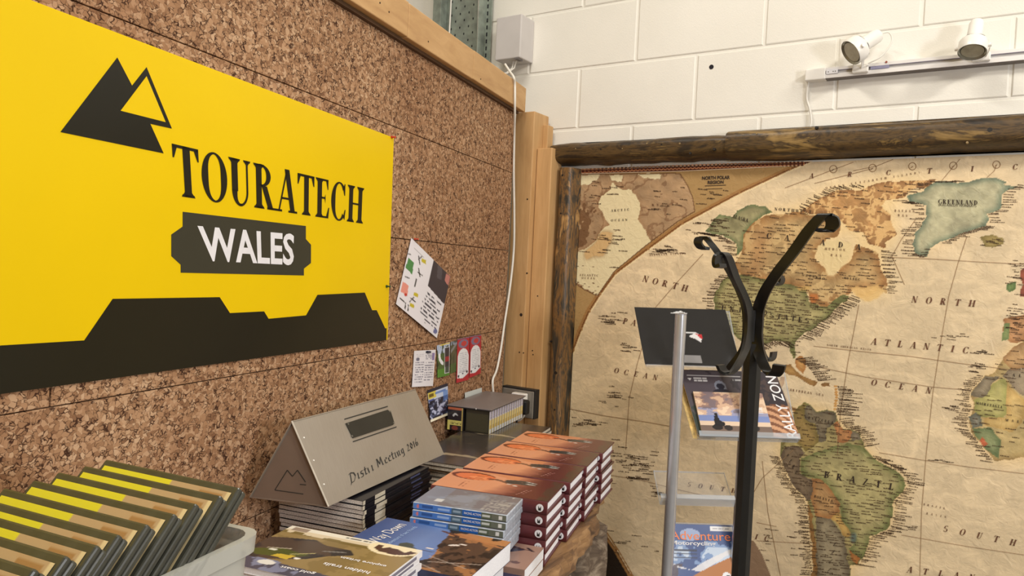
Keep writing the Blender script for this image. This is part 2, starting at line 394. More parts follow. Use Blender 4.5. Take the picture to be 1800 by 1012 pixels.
# ------------------------------------------------------------------ the room
M_FLOOR = mat('grey_floor_paint', (120, 116, 110), .6, 0, .1, 6, .1)
M_CEIL = mat('white_ceiling', (225, 222, 214), .8, 0, .03, 4, 0)
M_ROOMW = mat('cream_wall', (222, 214, 196), .8, 0, .03, 4, 0)
X0, X1, Y0, ZC = -3.4, 3.2, -2.6, 4.1
o = MB().box((X0, Y0, -.1), (X1, BW+.2, 0)).build('floor', M_FLOOR); tag(o, 'grey painted floor of the shop corner', kind='structure')
o = MB().box((X0, Y0, ZC), (X1, BW+.2, ZC+.1)).build('ceiling', M_CEIL); tag(o, 'white ceiling high over the shop corner', kind='structure')
o = MB().box((X1, Y0, 0), (X1+.1, BW+.2, ZC)).build('wall_right', M_ROOMW); tag(o, 'plain cream wall on the right of the room', kind='structure')
o = MB().box((X0, Y0-.1, 0), (X1, Y0, ZC)).build('wall_front', M_ROOMW); tag(o, 'plain cream wall behind the viewer', kind='structure')
o = MB().box((X0-.1, Y0, 0), (X0, BW+.2, ZC)).build('wall_far_left', M_ROOMW); tag(o, 'cream side wall hidden behind the cork partition', kind='structure')

# back wall: mortar bed with every painted block proud of it
wall = MB().box((X0, BW+.0035, 0), (X1, BW+.2, ZC)).build('wall_back', M_BLOCK); tag(wall, 'cream painted concrete block wall', kind='structure')
def block_mesh(x0, x1, z0, z1, seed):
    g = random.Random(seed); j = lambda: g.uniform(-.0012, .0012)
    b = .003
    outer = [(x0+j(), z0+j()), (x1+j(), z0+j()), (x1+j(), z1+j()), (x0+j(), z1+j())]
    inner = [(x0+b, z0+b), (x1-b, z0+b), (x1-b, z1-b), (x0+b, z1-b)]
    vs = [(a, BW+.012, c) for a, c in outer]+[(a, BW+.0020, c) for a, c in outer]+[(a, BW, c) for a, c in inner]
    fs = [(k, (k+1) % 4, 4+(k+1) % 4, 4+k) for k in range(4)]+[(4+k, 4+(k+1) % 4, 8+(k+1) % 4, 8+k) for k in range(4)]+[(8, 9, 10, 11)]
    return vs, fs
zc = H+.0845; n = 0
for row in range(-3, 7):
    z0, z1 = zc+row*.2255, zc+(row+1)*.2255
    ph = -.889 if row % 2 == 0 else -1.115
    for k in range(-4, 6):
        x0 = ph+k*.4495
        if x0 < -2.9 or x0 > 1.4: continue
        vs, fs = block_mesh(x0+.0045, x0+.4450, z0+.0045, z1-.0045, row*31+k)
        MB().add(vs, fs).build('block', M_BLOCK, wall, solid=False)
# the small drilled hole in a block
MB().tube([(-.836, BW+.001, H+.712), (-.836, BW-.0012, H+.712)], .008, 9).build('drill_hole', mat('hole_dark', (30, 26, 34), .9), wall)

# ------------------------------------------------------------------ cork partition
def cf(s0, w0, z0): return (SW(s0, w0, z0), NN, ES, UP)         # frame: x = out from cork, y = along, z = up
cw = MB().box((-.10, -1.2, -H), (-.024, 2.56, .60), 0, (SW(0, 0, 0), NN, ES, UP)).build('wall_left', mat('stud_board', (120, 92, 66), .8), bevel=0)
tag(cw, 'timber stud partition faced with cork tiles', kind='structure')
seams_z = [-H+.02, -1.10, -.81, -.52, -.2285, .0655, .352, .588]
for r_, (za, zb) in enumerate(zip(seams_z, seams_z[1:])):
    sj = [2.585-.915*k+(.0 if r_ % 2 == 0 else -.23) for k in range(-1, 6)]
    sj = [min(q, 2.560) for q in sj]; sj = sorted(set(q for q in sj if q > -1.5))
    for a, b in zip(sj, sj[1:]):
        if b-a < .02: continue
        off = random.uniform(-.001, .0)
        MB().box((-.024, a+.0011, za+.0009), (off, b-.0011, zb-.0009), 0, (SW(0, 0, 0), NN, ES, UP)).build('cork_panel', M_CORK, cw, bevel=.0012)
# top rail: boards end to end
rail = MB().box((-.10, -1.2, .60), (-.002, 2.575, .665), 0, (SW(0, 0, 0), NN, ES, UP)).build('trim_1', M_PINE_V); tag(rail, 'pine top plate of the cork partition', kind='structure')
M_RAIL = mat_wood('pine_rail_grain', PINE, 1, .6, 9, 3.2, .12)
M_HOLE = mat('nail_hole', (40, 24, 14), .9)
rot = Matrix.Rotation(CA-math.pi/2, 3, 'Z')
for k, (a, b) in enumerate(((-1.2, .6), (.6, 1.682), (1.684, 2.098), (2.100, 2.582))):
    o = MB().box((0, a-1.5, 0), (.030, b-1.5, .088), 0, (SW(1.5, 0, .577+.0015*(k % 2)), NN, ES, UP)).build('board', M_RAIL, rail, bevel=.0025)
for px, py in ((684, 21), (753, 73), (845, 139), (668, 5)):
    p = corkp(px, py, .0305); MB().tube([p-NN*.004, p+NN*.0006], .0022, 7).build('nail_hole', M_HOLE, rail)
# dark gap strip under the rail
MB().box((0, -1.2, .569), (.012, 2.56, .577), 0, (SW(0, 0, 0), NN, ES, UP)).build('gap_batten', mat('dark_batten', (84, 58, 34), .8), rail)

# corner posts
post = MB().box((-1.535, 2.335, 0), (-1.452, 2.44, H+.585)).build('trim_2', M_PINE_V, bevel=.003); tag(post, 'tall pine corner post at the end of the cork', kind='structure')
MB().box((-1.450, 2.362, 0), (-1.386, 2.44, H+.452)).build('board', mat_wood('pine_upright_light', [(a, tuple(min(255, int(q*1.05)) for q in c)) for a, c in PINE], 2, .6, 9, 4, .12), post, bevel=.003)
MB().box((-1.452, 2.40, H+.452), (-1.430, 2.44, H+.545)).build('board', M_PINE_V, post, bevel=.002)
for px, py, rr in ((916, 553, .006), (913, 619, .0028), (920, 620, .002), (936, 616, .0024), (937, 623, .0024), (945, 520, .0024), (927, 350, .003), (926, 480, .003)):
    p = wallp(px, py, 2.3345 if px < 929 else 2.3615); MB().tube([p+np.array([0, .003, 0]), p-np.array([0, .0006, 0])], rr, 9).build('knot', M_HOLE, post)
# clear film corner behind the post
# galvanised steel column
M_GALV = mat('galvanised_steel', (142, 150, 140), .45, .35, .12, 25, .1)
col = wthing('steel_column', 'perforated galvanised steel column on the block wall above the corner', 'column', (-1.86, 2.44, 0))
b = MB(); xa, xb = -1.985, -1.772
b.box((xa, 2.445, 1.2), (xb, 2.452, ZC)); b.box((xa-.03, 2.400, 1.2), (xa+.012, 2.452, ZC)); b.box((xb-.004, 2.395, 1.2), (xb, 2.452, ZC)); b.box((xb, 2.440, 1.2), (xb+.03, 2.446, ZC))
b.build('channel', M_GALV, col, bevel=.001)
hb = MB()
g = random.Random(3)
for k in range(46):
    z = 2.05+k*.028
    for q in range(3):
        x = xa+.035+q*.045+(k % 2)*.022; y = 2.4448; rr = .0035
        hb.add([(x+rr*math.cos(a), y, z+rr*1.6*math.sin(a)) for a in np.linspace(0, 6.283, 7)[:-1]], [tuple(range(6))])
    hb.add([(xb+.006, 2.4395, z), (xb+.013, 2.4395, z), (xb+.013, 2.4395, z+.016), (xb+.006, 2.4395, z+.016)], [(0, 1, 2, 3)])
hb.build('perforations', mat('slot_dark', (34, 36, 38), .9), col, solid=False)['kind'] = 'stuff'
M_CABLEW = mat('white_cable_sleeve', (226, 222, 212), .45, 0, .03, 30, 0)
cb = MB()
for k, (x, dx) in enumerate(((-1.955, .004), (-1.945, -.003), (-1.806, .003), (-1.797, -.003), (-1.789, .002))):
    cb.tube([(x+dx*math.sin(t*2.1+k), 2.437-.006*(k % 2), 1.6+t*.25) for t in range(10)], .0035, 6)
cb.build('wires', M_CABLEW, col, smooth=60)
# junction box
jb = wthing('junction_box', 'pale grey plastic junction box on the block wall beside the steel column', 'box', (-1.61, 2.46, H+.8))
MB().box((-1.665, 2.365, H+.802), (-1.549, 2.459, H+.966)).build('body', mat('grey_plastic_box', (196, 191, 188), .5, 0, .02, 9, 0), jb, bevel=.004)
MB().box((-1.575, 2.366, H+.797), (-1.558, 2.40, H+.806)).build('knockout', mat('dark_grey_plastic', (110, 104, 102), .6), jb)
tw = MB()
for k in range(2): tw.tube([(-1.60+.012*k, 2.40, H+.806), (-1.605+.01*k, 2.40, H+.775), (-1.625+.006*k, 2.39, H+.755), (-1.65, 2.37, H+.752)], .0035, 6)
tw.build('cable_tails', M_CABLEW, jb, smooth=60)
# white cable over the rail and down the cork
cab = wthing('white_cable', 'white cable hanging over the top rail and down the cork to the socket', 'cable', tuple(corkp(903, 400)))
pts = [(888, 113, -.02), (897, 127, .012), (903, 136, .036), (905, 150, .036), (905, 190, .036), (904, 240, .012), (903, 300, .008), (904, 380, .008), (903, 440, .008), (897, 500, .008), (888, 560, .008), (880, 615, .008), (873, 650, .008), (866, 668, .01), (867, 690, .012)]
cp = [corkp(*p) for p in pts]
def smooth_path(P, n=5):
    P = [np.asarray(p, float) for p in P]; out = []
    for i in range(len(P)-1):
        p0, p1, p2, p3 = P[max(i-1, 0)], P[i], P[i+1], P[min(i+2, len(P)-1)]
        for k in range(n):
            t = k/n; out.append(.5*((2*p1)+(-p0+p2)*t+(2*p0-5*p1+4*p2-p3)*t*t+(-p0+3*p1-3*p2+p3)*t**3))
    return out+[P[-1]]
MB().tube(smooth_path(cp), .0042, 8).build('cable', M_CABLEW, cab, smooth=60)

# ------------------------------------------------------------------ socket
so = wthing('wall_socket', 'grey metal wall socket with a painted shadow outline at the foot of the pine post', 'socket', (-1.44, 2.33, H-.55))
yk = 2.334
MB().box((-1.517, yk-.030, H-.545), (-1.372, yk, H-.438)).build('back_box', mat('socket_shadow_black', (34, 31, 29), .6), so, bevel=.002)  # black colour stands in for the outline shadow round the grey plate
MB().box((-1.513, yk-.036, H-.543), (-1.376, yk-.030, H-.444)).build('face_plate', mat('socket_grey', (140, 134, 124), .4, .3), so, bevel=.003)
ad = wthing('white_adapter', 'white plug adapter in the corner wall socket', 'adapter', (-1.43, yk-.05, H-.5))
MB().box((-1.455, yk-.062, H-.520), (-1.398, yk-.037, H-.452)).build('body', M_WHITEM, ad, bevel=.004)
MB().box((-1.452, yk-.066, H-.463), (-1.425, yk-.062, H-.455)).build('rim', M_WHITEP, ad)
MB().tube(smooth_path([(-1.405, yk-.05, H-.512), (-1.40, yk-.055, H-.53), (-1.425, yk-.05, H-.553), (-1.46, yk-.04, H-.557), (-1.50, yk-.035, H-.548)]), .0038, 8).build('cable', M_CABLEW, ad, smooth=60)
pl = wthing('black_plug', 'black mains plug pushed into the white adapter with its lead hanging', 'plug', (-1.4, yk-.08, H-.5))
MB().box((-1.418, yk-.095, H-.521), (-1.370, yk-.063, H-.468)).build('plug_body', mat('black_rubber', (22, 22, 24), .5), pl, bevel=.008)
MB().tube(smooth_path([(-1.408, yk-.08, H-.518), (-1.412, yk-.085, H-.55), (-1.40, yk-.08, H-.585), (-1.378, yk-.07, H-.625), (-1.36, yk-.06, H-.70)]), .0036, 8).build('lead', mat('black_rubber', (22, 22, 24), .5), pl, smooth=60)

# ------------------------------------------------------------------ log frame round the map
def mat_log(name, axis, stops):
    m, nt, b = newmat(name); s = [13, 13, 13]; s[axis] = 2.2
    v = coords(nt, scale=tuple(s)); n = noise(nt, 2.0, 9, .68, v, 1.6); v2 = coords(nt); n2 = noise(nt, 5, 4, .6, v2, 1)
    mx = nt.nodes.new('ShaderNodeMath'); mx.operation = 'MULTIPLY_ADD'; mx.inputs[1].default_value = .45; nt.links.new(n2.outputs[0], mx.inputs[0])
    a2 = nt.nodes.new('ShaderNodeMath'); a2.operation = 'MULTIPLY'; a2.inputs[1].default_value = .55; nt.links.new(n.outputs[0], a2.inputs[0]); nt.links.new(a2.outputs[0], mx.inputs[2])
    nt.links.new(ramp(nt, mx.outputs[0], stops), b.inputs['Base Color']); b.inputs['Roughness'].default_value = .42
    bump(nt, b, n.outputs[0], .35, .004); return m
M_LOGH = mat_log('varnished_log_across', 0, [(.36, (24, 20, 16)), (.43, (50, 38, 24)), (.49, (92, 70, 38)), (.535, (56, 42, 26)), (.58, (124, 98, 54)), (.66, (160, 130, 80))])
M_LOGV = mat_log('varnished_log_upright', 2, [(.37, (36, 34, 32)), (.43, (66, 60, 50)), (.48, (132, 96, 54)), (.525, (60, 56, 50)), (.57, (164, 124, 74)), (.66, (204, 168, 114))])
LOGS = {}
fr = wthing('log_frame', 'rough varnished half-log frame round the big wall map', 'frame', (-.3, 2.42, H))
def log(axis, a, b, c0, c1, back, front, m, seed, name='log'):
    """half-round log along axis 0 or 2; c0..c1 its height or width, front/back its depth"""
    g = np.random.default_rng(seed); nseg = 60; nr = 13; vs = []
    lo = vnoise(np.linspace(0, 9, nseg)[None, :], np.zeros((1, nseg)), 1, seed)[0]-.5
    hi = vnoise(np.linspace(0, 9, nseg)[None, :], np.ones((1, nseg))*5, 1, seed+1)[0]-.5
    for i in range(nseg):
        t = a+(b-a)*i/(nseg-1); e0 = c0+lo[i]*.012; e1 = c1+hi[i]*.010
        for k in range(nr):
            u = k/(nr-1); prof = (1-abs(2*u-1)**5); y = back-(back-front)*prof*(1+.05*lo[i])
            q = e0+(e1-e0)*u
            vs.append((t, y, q) if axis == 0 else (q, y, t))
    fs = [(i*nr+k, i*nr+k+1, (i+1)*nr+k+1, (i+1)*nr+k) for i in range(nseg-1) for k in range(nr-1)]
    fs += [tuple(range(nr)), tuple((nseg-1)*nr+k for k in range(nr))[::-1], tuple(i*nr for i in range(nseg))[::-1], tuple(i*nr+nr-1 for i in range(nseg))]
    mb = MB().add(vs, fs); return mb.build(name, m, fr, smooth=50)
LOGS['l'] = log(0, -1.412, -.752, H+.393, H+.478, 2.4505, 2.388, M_LOGH, 4)
LOGS['r'] = log(0, -.750, 1.02, H+.386, H+.486, 2.4505, 2.380, M_LOGH, 9)
LOGS['v'] = log(2, .3, H+.382, -1.384, -1.306, 2.4505, 2.392, M_LOGV, 21)
kn = mat('log_knot', (30, 24, 18), .6); kl = mat('log_knot_pale', (150, 128, 88), .6)
for px, py, rr, mm in ((1213, 269, .006, kn), (1056, 262, .004, kn), (1012, 261, .003, kl), (1163, 254, .005, kn), (1195, 252, .004, kl), (1137, 252, .0035, kl), (1094, 261, .003, kl), (1740, 228, .009, kn), (1435, 224, .006, kn), (1255, 262, .006, kn), (1600, 246, .008, kn), (1700, 250, .004, kl), (1330, 235, .003, kl)):
    p = wallp(px, py, 2.3885 if px < 1250 else 2.3805); MB().tube([p+np.array([0, .008, 0]), p-np.array([0, .0015, 0])], [rr, rr*.7], 9).build('knot', mm, LOGS['l' if px < 1250 else 'r'], smooth=40)
for px, py, rr in ((977, 655, .009), (968, 600, .005), (989, 308, .006), (986, 375, .005), (975, 720, .005)):
    p = wallp(px, py, 2.3925); MB().tube([p+np.array([0, .008, 0]), p-np.array([0, .0015, 0])], [rr, rr*.7], 9).build('knot', kn, LOGS['v'], smooth=40)

# ------------------------------------------------------------------ the printed world map
MY = 2.4525
mp_ = wthing('world_map', 'large antique-style printed world map inside the log frame', 'map', (-.3, MY, H-.4))
mx0, mx1, mz0, mz1 = -1.335, .96, -1.18, .378
nu, nv = 860, 585
U, V = grid(nu, nv)
P = np.stack([mx0+(mx1-mx0)*U, np.full(U.shape, MY), H+mz0+(mz1-mz0)*V], -1)
X, Y = proj(P)
GX, GZ = P[..., 0], P[..., 2]
blur0 = blur
def blur(M, r): return blur0(M, int(round(r*1.3)))
rgb = np.ones(U.shape+(3,))*np.array([230, 207, 168.])
n1 = vnoise(GX, GZ, 3, 1, 4); n2 = vnoise(GX, GZ*2, 9, 2, 4); n3 = vnoise(GX+.05*n2, GZ, 30, 3, 3)
rgb *= (.93+.12*n1)[..., None]
ridge = np.abs(n2-.5)*2; rg2 = np.abs(vnoise(GX*1.5, GZ, 22, 44, 3)-.5)*2; rgb *= (.97+.07*np.clip(1-ridge*4, 0, 1)-.035*np.clip(1-rg2*7, 0, 1)+.03*(n3-.5))[..., None]
def T(ox, oy, k): return lambda pts: [(ox+a*k, oy+b*k) for a, b in pts]
A5 = T(1200, 240, .3953); A2 = T(1450, 270, .1976); B5 = T(1330, 620, .1779); B6 = T(1360, 780, .2292); AF = T(1640, 600, .2174); EU = T(1550, 440, .1976)
JX = X+5*(vnoise(GX, GZ, 28, 5, 3)-.5)*2; JY = Y+5*(vnoise(GX, GZ, 28, 6, 3)-.5)*2
LAND = np.zeros(U.shape, bool)
def land(pts, col, edge, er=5, ea=.75, jit=True, glow=True):
    global LAND
    m = inpoly(JX if jit else X, JY if jit else Y, pts)
    inner = blur(m, er); e = m*np.clip(2*(1-inner), 0, 1)
    c = np.ones(U.shape+(3,))*np.asarray(col, float); k = (e*ea)[..., None]; c = c*(1-k)+np.asarray(edge, float)*k
    mott = (.84+.30*vnoise(GX, GZ, 22, 8, 4)+.14*(n3-.5))[..., None]; c = c*.86+np.array([196, 168, 126.])*.14
    fine = (.90+.20*vnoise(GX, GZ, 75, 9, 2))[..., None]; rgb[:] = np.where(m[..., None], c*mott*fine, rgb)
    LAND = LAND | m; return m
canada = A5([(400, 345), (470, 340), (530, 330), (575, 352), (640, 350), (690, 370), (705, 400), (690, 440), (640, 455), (600, 490), (590, 540), (610, 570), (640, 580), (650, 618), (682, 610), (700, 580), (740, 560), (760, 520), (772, 482), (820, 492), (868, 520), (880, 580), (910, 650), (905, 700), (850, 682), (800, 672), (760, 682), (745, 700), (700, 715), (620, 760), (565, 745), (555, 690), (480, 655), (400, 650), (300, 622), (215, 612), (240, 560), (262, 520), (258, 440), (290, 400), (330, 370)])
islands = A5([(530, 330), (560, 300), (620, 268), (700, 232), (780, 236), (830, 215), (900, 200), (1000, 195), (1130, 190), (1090, 218), (1010, 240), (980, 266), (900, 283), (880, 308), (925, 345), (940, 400), (962, 432), (902, 472), (890, 500), (825, 472), (800, 430), (742, 422), (700, 372), (650, 345), (590, 350)])
# cream shallows round the coasts
shelf = np.zeros(U.shape)
for pg in (canada, islands): shelf = np.maximum(shelf, inpoly(JX, JY, pg))
sh = blur(blur(shelf, 9), 9); put(rgb, np.clip(sh*1.8, 0, 1)*(1-shelf), (240, 208, 150), .8)
land(canada, (188, 156, 106), (146, 96, 50), 9, .8)
mi = land(islands, (176, 130, 80), (124, 80, 44), 4, .8)
put(rgb, inpoly(JX, JY, canada) & (vnoise(GX, GZ, 34, 27, 3) > .66), (222, 190, 134), .65)
ch = vnoise(GX*1.2, GZ, 24, 15, 4); put(rgb, mi & ((np.abs(ch-.5) < .035) | (vnoise(GX*1.6, GZ, 30, 17, 3) > .64)), (226, 184, 124), .9)
put(rgb, blur(inpoly(JX, JY, A5([(640, 462), (700, 455), (752, 470), (755, 510), (722, 570), (684, 600), (672, 622), (652, 618), (640, 582), (602, 552), (592, 502)])), 1), (228, 204, 152), 1)
put(rgb, blur(inpoly(JX, JY, A5([(770, 700), (860, 660), (900, 690), (860, 720), (800, 730)])), 1), (228, 190, 124), .9)
# Rockies and lakes
rk = inpoly(X, Y, A5([(330, 400), (400, 390), (360, 560), (330, 620), (290, 610), (300, 500)])); put(rgb, blur(rk, 6), (178, 128, 82), .5)
usa = A5([(140, 790), (140, 720), (165, 660), (215, 610), (300, 618), (400, 648), (480, 655), (545, 680), (560, 740), (600, 752), (640, 750), (700, 712), (745, 705), (735, 728), (700, 750), (650, 790), (600, 830), (560, 865), (520, 892), (503, 920), (508, 960), (492, 988), (478, 945), (470, 915), (400, 910), (345, 922), (300, 925), (255, 900), (180, 800)])
land(usa, (168, 158, 108), (84, 92, 50), 7, .85)
land(A5([(95, 420), (150, 362), (160, 345), (225, 352), (240, 320), (300, 303), (362, 303), (400, 335), (330, 370), (290, 400), (265, 440), (262, 500), (245, 528), (237, 470), (180, 442), (130, 438)]), (152, 148, 108), (78, 100, 62), 4, .8)
for q in ([(470, 590), (600, 580), (700, 400), (760, 470)],): pass
put(rgb, blur(inpoly(JX, JY, T(1240, 440, .2026)([(900, 380), (980, 390), (980, 430), (920, 470), (900, 440)])), 1), (196, 116, 62), .8)
put(rgb, blur(inpoly(JX, JY, T(1240, 440, .2026)([(780, 320), (920, 310), (900, 345), (800, 350)])), 1), (206, 170, 104), .9)
put(rgb, blur(inpoly(JX, JY, T(1240, 440, .2026)([(1260, 320), (1520, 290), (1440, 380), (1330, 400)])), 1), (226, 186, 120), .9)
gre = A2([(720, 370), (860, 330), (882, 290), (1000, 250), (1150, 252), (1280, 240), (1400, 225), (1500, 215), (1620, 245), (1590, 268), (1722, 275), (1620, 320), (1572, 370), (1568, 450), (1540, 500), (1440, 542), (1460, 600), (1440, 640), (1300, 682), (1200, 712), (1110, 760), (1020, 800), (950, 850), (905, 925), (810, 885), (790, 800), (802, 700), (872, 640), (900, 560), (882, 450), (742, 420)])
gm = inpoly(JX, JY, gre); gs = blur(blur(gm, 9), 9); put(rgb, np.clip(gs*1.6, 0, 1)*(1-gm)*(~LAND), (236, 206, 158), .6)
land(gre, (176, 174, 142), (92, 112, 94), 5, .9)
land(A2([(1380, 742), (1480, 715), (1570, 750), (1582, 800), (1500, 832), (1420, 830)]), (150, 132, 76), (110, 96, 50), 3, .7)
# central america and the islands
land(B5([(-160, 40), (-40, 70), (60, 150), (150, 250), (220, 262), (250, 225), (290, 230), (280, 300), (250, 340), (290, 420), (340, 520), (400, 560), (380, 600), (320, 560), (250, 450), (150, 360), (40, 330), (-120, 250)]), (186, 150, 96), (150, 104, 56), 3)
land(B5([(370, 60), (430, 20), (480, 60), (500, 140), (460, 200), (380, 130)]), (190, 142, 82), (160, 100, 50), 3)
land(B5([(230, 130), (330, 110), (440, 210), (520, 250), (600, 285), (560, 322), (470, 282), (360, 210), (250, 180)]), (182, 142, 82), (130, 88, 44), 3)
land(B5([(640, 310), (720, 300), (720, 340), (650, 340)]), (170, 130, 80), (120, 80, 40), 2)
for k in range(9):
    cx, cy = B5([(780+8*math.sin(k*.5), 330+k*28)])[0]; put(rgb, ell(X, Y, cx, cy, 3, 2.2), (196, 140, 72), .9)
sam = B5([(225, 960), (240, 880), (300, 800), (370, 580), (400, 520), (470, 500), (520, 520), (600, 582), (700, 562), (790, 592), (800, 660), (860, 738), (950, 762), (1010, 802), (1050, 880), (1062, 940)])+B6([(740, 92), (800, 130), (930, 190), (1010, 260), (1018, 320), (960, 400), (922, 440), (920, 540), (902, 620), (872, 660), (800, 672), (742, 712), (730, 780), (682, 860), (642, 930), (600, 940), (560, 960), (605, 985), (585, 1040), (560, 1100), (480, 1200), (460, 1400), (380, 1560), (310, 1480), (300, 1012), (290, 800), (272, 500), (255, 430), (180, 350), (130, 290), (90, 180), (40, 90)])
sm = inpoly(JX, JY, sam); ss = blur(blur(sm, 8), 8); put(rgb, np.clip(ss*1.6, 0, 1)*(1-sm)*(~LAND), (236, 202, 140), .7)
land(sam, (164, 150, 98), (92, 96, 50), 5, .8)
land(B6([(210, 110), (300, 80), (400, 30), (560, -5), (690, 40), (740, 92), (800, 130), (930, 190), (1010, 260), (1015, 320), (920, 440), (920, 540), (880, 650), (740, 708), (730, 780), (680, 860), (640, 905), (562, 800), (620, 760), (572, 640), (512, 570), (512, 470), (442, 360), (342, 258), (220, 232)]), (174, 164, 112), (92, 106, 56), 7, .8)
land(B5([(460, 562), (520, 522), (600, 592), (700, 572), (790, 602), (790, 660), (762, 700), (690, 742), (690, 860), (622, 872), (572, 700), (480, 640)]), (128, 116, 92), (84, 78, 66), 4, .8)
land(B5([(762, 700), (802, 672), (860, 740), (940, 772), (940, 850), (900, 882), (790, 882), (800, 800)]), (190, 132, 82), (160, 96, 54), 3, .7)
land(B5([(940, 772), (1000, 802), (1032, 862), (932, 882)]), (142, 130, 108), (100, 92, 76), 3, .7)
land(B5([(365, 582), (400, 530), (470, 505), (480, 640), (572, 702), (620, 872), (500, 962), (350, 852), (245, 902), (290, 800)]), (146, 122, 70), (104, 92, 44), 4, .8)
land(B6([(40, 90), (80, 10), (200, 20), (252, 60), (202, 110), (210, 220), (292, 270), (292, 430), (258, 432), (182, 350), (130, 290), (90, 180)]), (122, 104, 82), (84, 70, 58), 4, .8)
land(B6([(290, 250), (342, 260), (442, 360), (512, 470), (502, 520), (430, 560), (322, 560), (292, 430)]), (190, 146, 94), (150, 96, 52), 5, .8)
land(B6([(430, 560), (502, 520), (512, 570), (572, 640), (592, 700), (540, 712), (492, 622)]), (204, 168, 96), (172, 128, 62), 3, .6)
land(B6([(330, 560), (430, 560), (540, 712), (532, 740), (562, 880), (602, 980), (480, 1200), (460, 1400), (380, 1560), (335, 1400), (320, 800)]), (158, 146, 118), (98, 88, 70), 6, .85)
land(B6([(262, 440), (302, 560), (322, 800), (335, 1400), (305, 1400), (288, 800)]), (160, 116, 62), (110, 72, 34), 2, .6)
land(B6([(560, 812), (662, 872), (640, 930), (602, 905)]), (196, 130, 66), (170, 96, 44), 3, .6)
put(rgb, blur(ell(JX, JY, *B6([(610, 712)])[0], 7, 9), 1), (92, 108, 104), .8)
afr = AF([(300, 440), (330, 380), (380, 320), (420, 268), (500, 250), (560, 152), (640, 40), (700, 0)])+[(1850, 576), (1950, 560), (2040, 572), (2080, 590), (2180, 592), (2230, 660), (2300, 760), (2400, 800), (2330, 890), (2250, 960), (2240, 1060), (2170, 1150), (2080, 1210), (2010, 1190), (1985, 1080), (1960, 960), (1900, 860), (1840, 815)]+AF([(720, 925), (620, 942), (500, 968), (430, 882), (370, 800), (302, 722), (285, 640), (312, 570), (322, 520), (308, 470)])
am = inpoly(JX, JY, afr); as_ = blur(blur(am, 8), 8); put(rgb, np.clip(as_*1.6, 0, 1)*(1-am), (238, 204, 146), .7)
land(afr, (186, 164, 112), (140, 112, 66), 5)
land(AF([(450, 400), (480, 340), (560, 300), (592, 330), (592, 600), (562, 630), (400, 610), (330, 562), (318, 470)]), (180, 174, 108), (136, 138, 74), 4, .7)
land(AF([(300, 440), (380, 320), (430, 268), (540, 288), (480, 330), (440, 420), (400, 452)]), (142, 130, 108), (96, 88, 72), 4, .8)
land(AF([(592, 330), (740, 470), (740, 640), (620, 740), (540, 700), (420, 680), (412, 620), (592, 620)]), (206, 176, 112), (170, 134, 72), 4, .6)
land([(1870, 340), (1920, 306), (1965, 330), (1950, 400), (1905, 440), (1880, 420)], (170, 150, 104), (120, 104, 62), 3)
land(AF([(560, 288), (640, 220), (900, 130), (960, 420), (740, 452)]), (166, 150, 124), (120, 106, 88), 5, .8)
land(AF([(288, 600), (342, 570), (392, 600), (402, 680), (312, 702)]), (130, 128, 112), (86, 92, 84), 3, .8)
land(AF([(310, 702), (480, 700), (542, 800), (522, 940), (430, 882), (370, 790)]), (126, 138, 96), (78, 100, 62), 4, .8)
land(AF([(368, 802), (402, 770), (442, 822), (412, 850)]), (190, 98, 62), (160, 70, 44), 2, .6)
land([(1765, 563), (1800, 552), (1830, 528), (1856, 486), (1900, 476), (1980, 462), (2050, 400), (2180, 350), (2400, 340), (2700, 340), (2700, 600), (2330, 590), (2200, 560), (2120, 566), (2060, 540), (2000, 548), (1960, 530), (1905, 545), (1868, 566), (1820, 590), (1776, 604), (1764, 588)], (186, 136, 92), (150, 100, 58), 4)
land(EU([(1098, 660), (1152, 660), (1132, 802), (1072, 802)]), (128, 142, 88), (84, 108, 62), 2)
land([(1790, 476), (1806, 462), (1822, 474), (1828, 496), (1836, 514), (1812, 520), (1794, 519), (1798, 500)], (150, 74, 54), (120, 54, 40), 3)
land(EU([(1100, 282), (1192, 262), (1190, 330), (1130, 362), (1086, 340)]), (104, 130, 74), (64, 92, 48), 2)
land(AF([(560, 152), (640, 40), (700, 0), (900, 20), (820, 200), (640, 240)]), (176, 140, 96), (140, 100, 60), 3)
# ochre corner, its border line, and the polar inset
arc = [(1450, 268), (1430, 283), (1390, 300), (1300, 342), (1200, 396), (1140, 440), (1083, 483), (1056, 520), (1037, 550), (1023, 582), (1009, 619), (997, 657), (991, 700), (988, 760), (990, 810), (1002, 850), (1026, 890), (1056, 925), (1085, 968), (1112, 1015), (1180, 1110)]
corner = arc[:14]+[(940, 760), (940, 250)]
put(rgb, inpoly(X, Y, corner), (176, 142, 92)); put(rgb, inpoly(X, Y, arc[14:]+[(1100, 1300), (900, 1300), (900, 810)]), (44, 34, 26))  # lower corner's deep shade is painted into the ink as dark brown
for (a, b), (c, d) in zip(arc, arc[1:]):
    put(rgb, seg(X, Y, a-3, b-3, c-3, d-3, 9), (166, 122, 72)); put(rgb, seg(X, Y, a, b, c, d, 2.6), (238, 216, 172)); put(rgb, seg(X, Y, a-2.5, b-2.5, c-2.5, d-2.5, 2), (120, 76, 40))
inset = [(1012, 306), (1196, 304), (1209, 325), (1218, 345), (1222, 372), (1190, 391), (1136, 432), (1080, 478), (1050, 521), (1024, 508), (1006, 495)]
im = inpoly(X, Y, inset); put(rgb, im, (176, 144, 108)); put(rgb, im & (np.abs(vnoise(GX, GZ, 16, 33, 4)-.5) < .035), (128, 94, 66), .6); rgb[:] = np.where(im[..., None], rgb*(.86+.28*vnoise(GX, GZ, 30, 34, 3))[..., None], rgb)
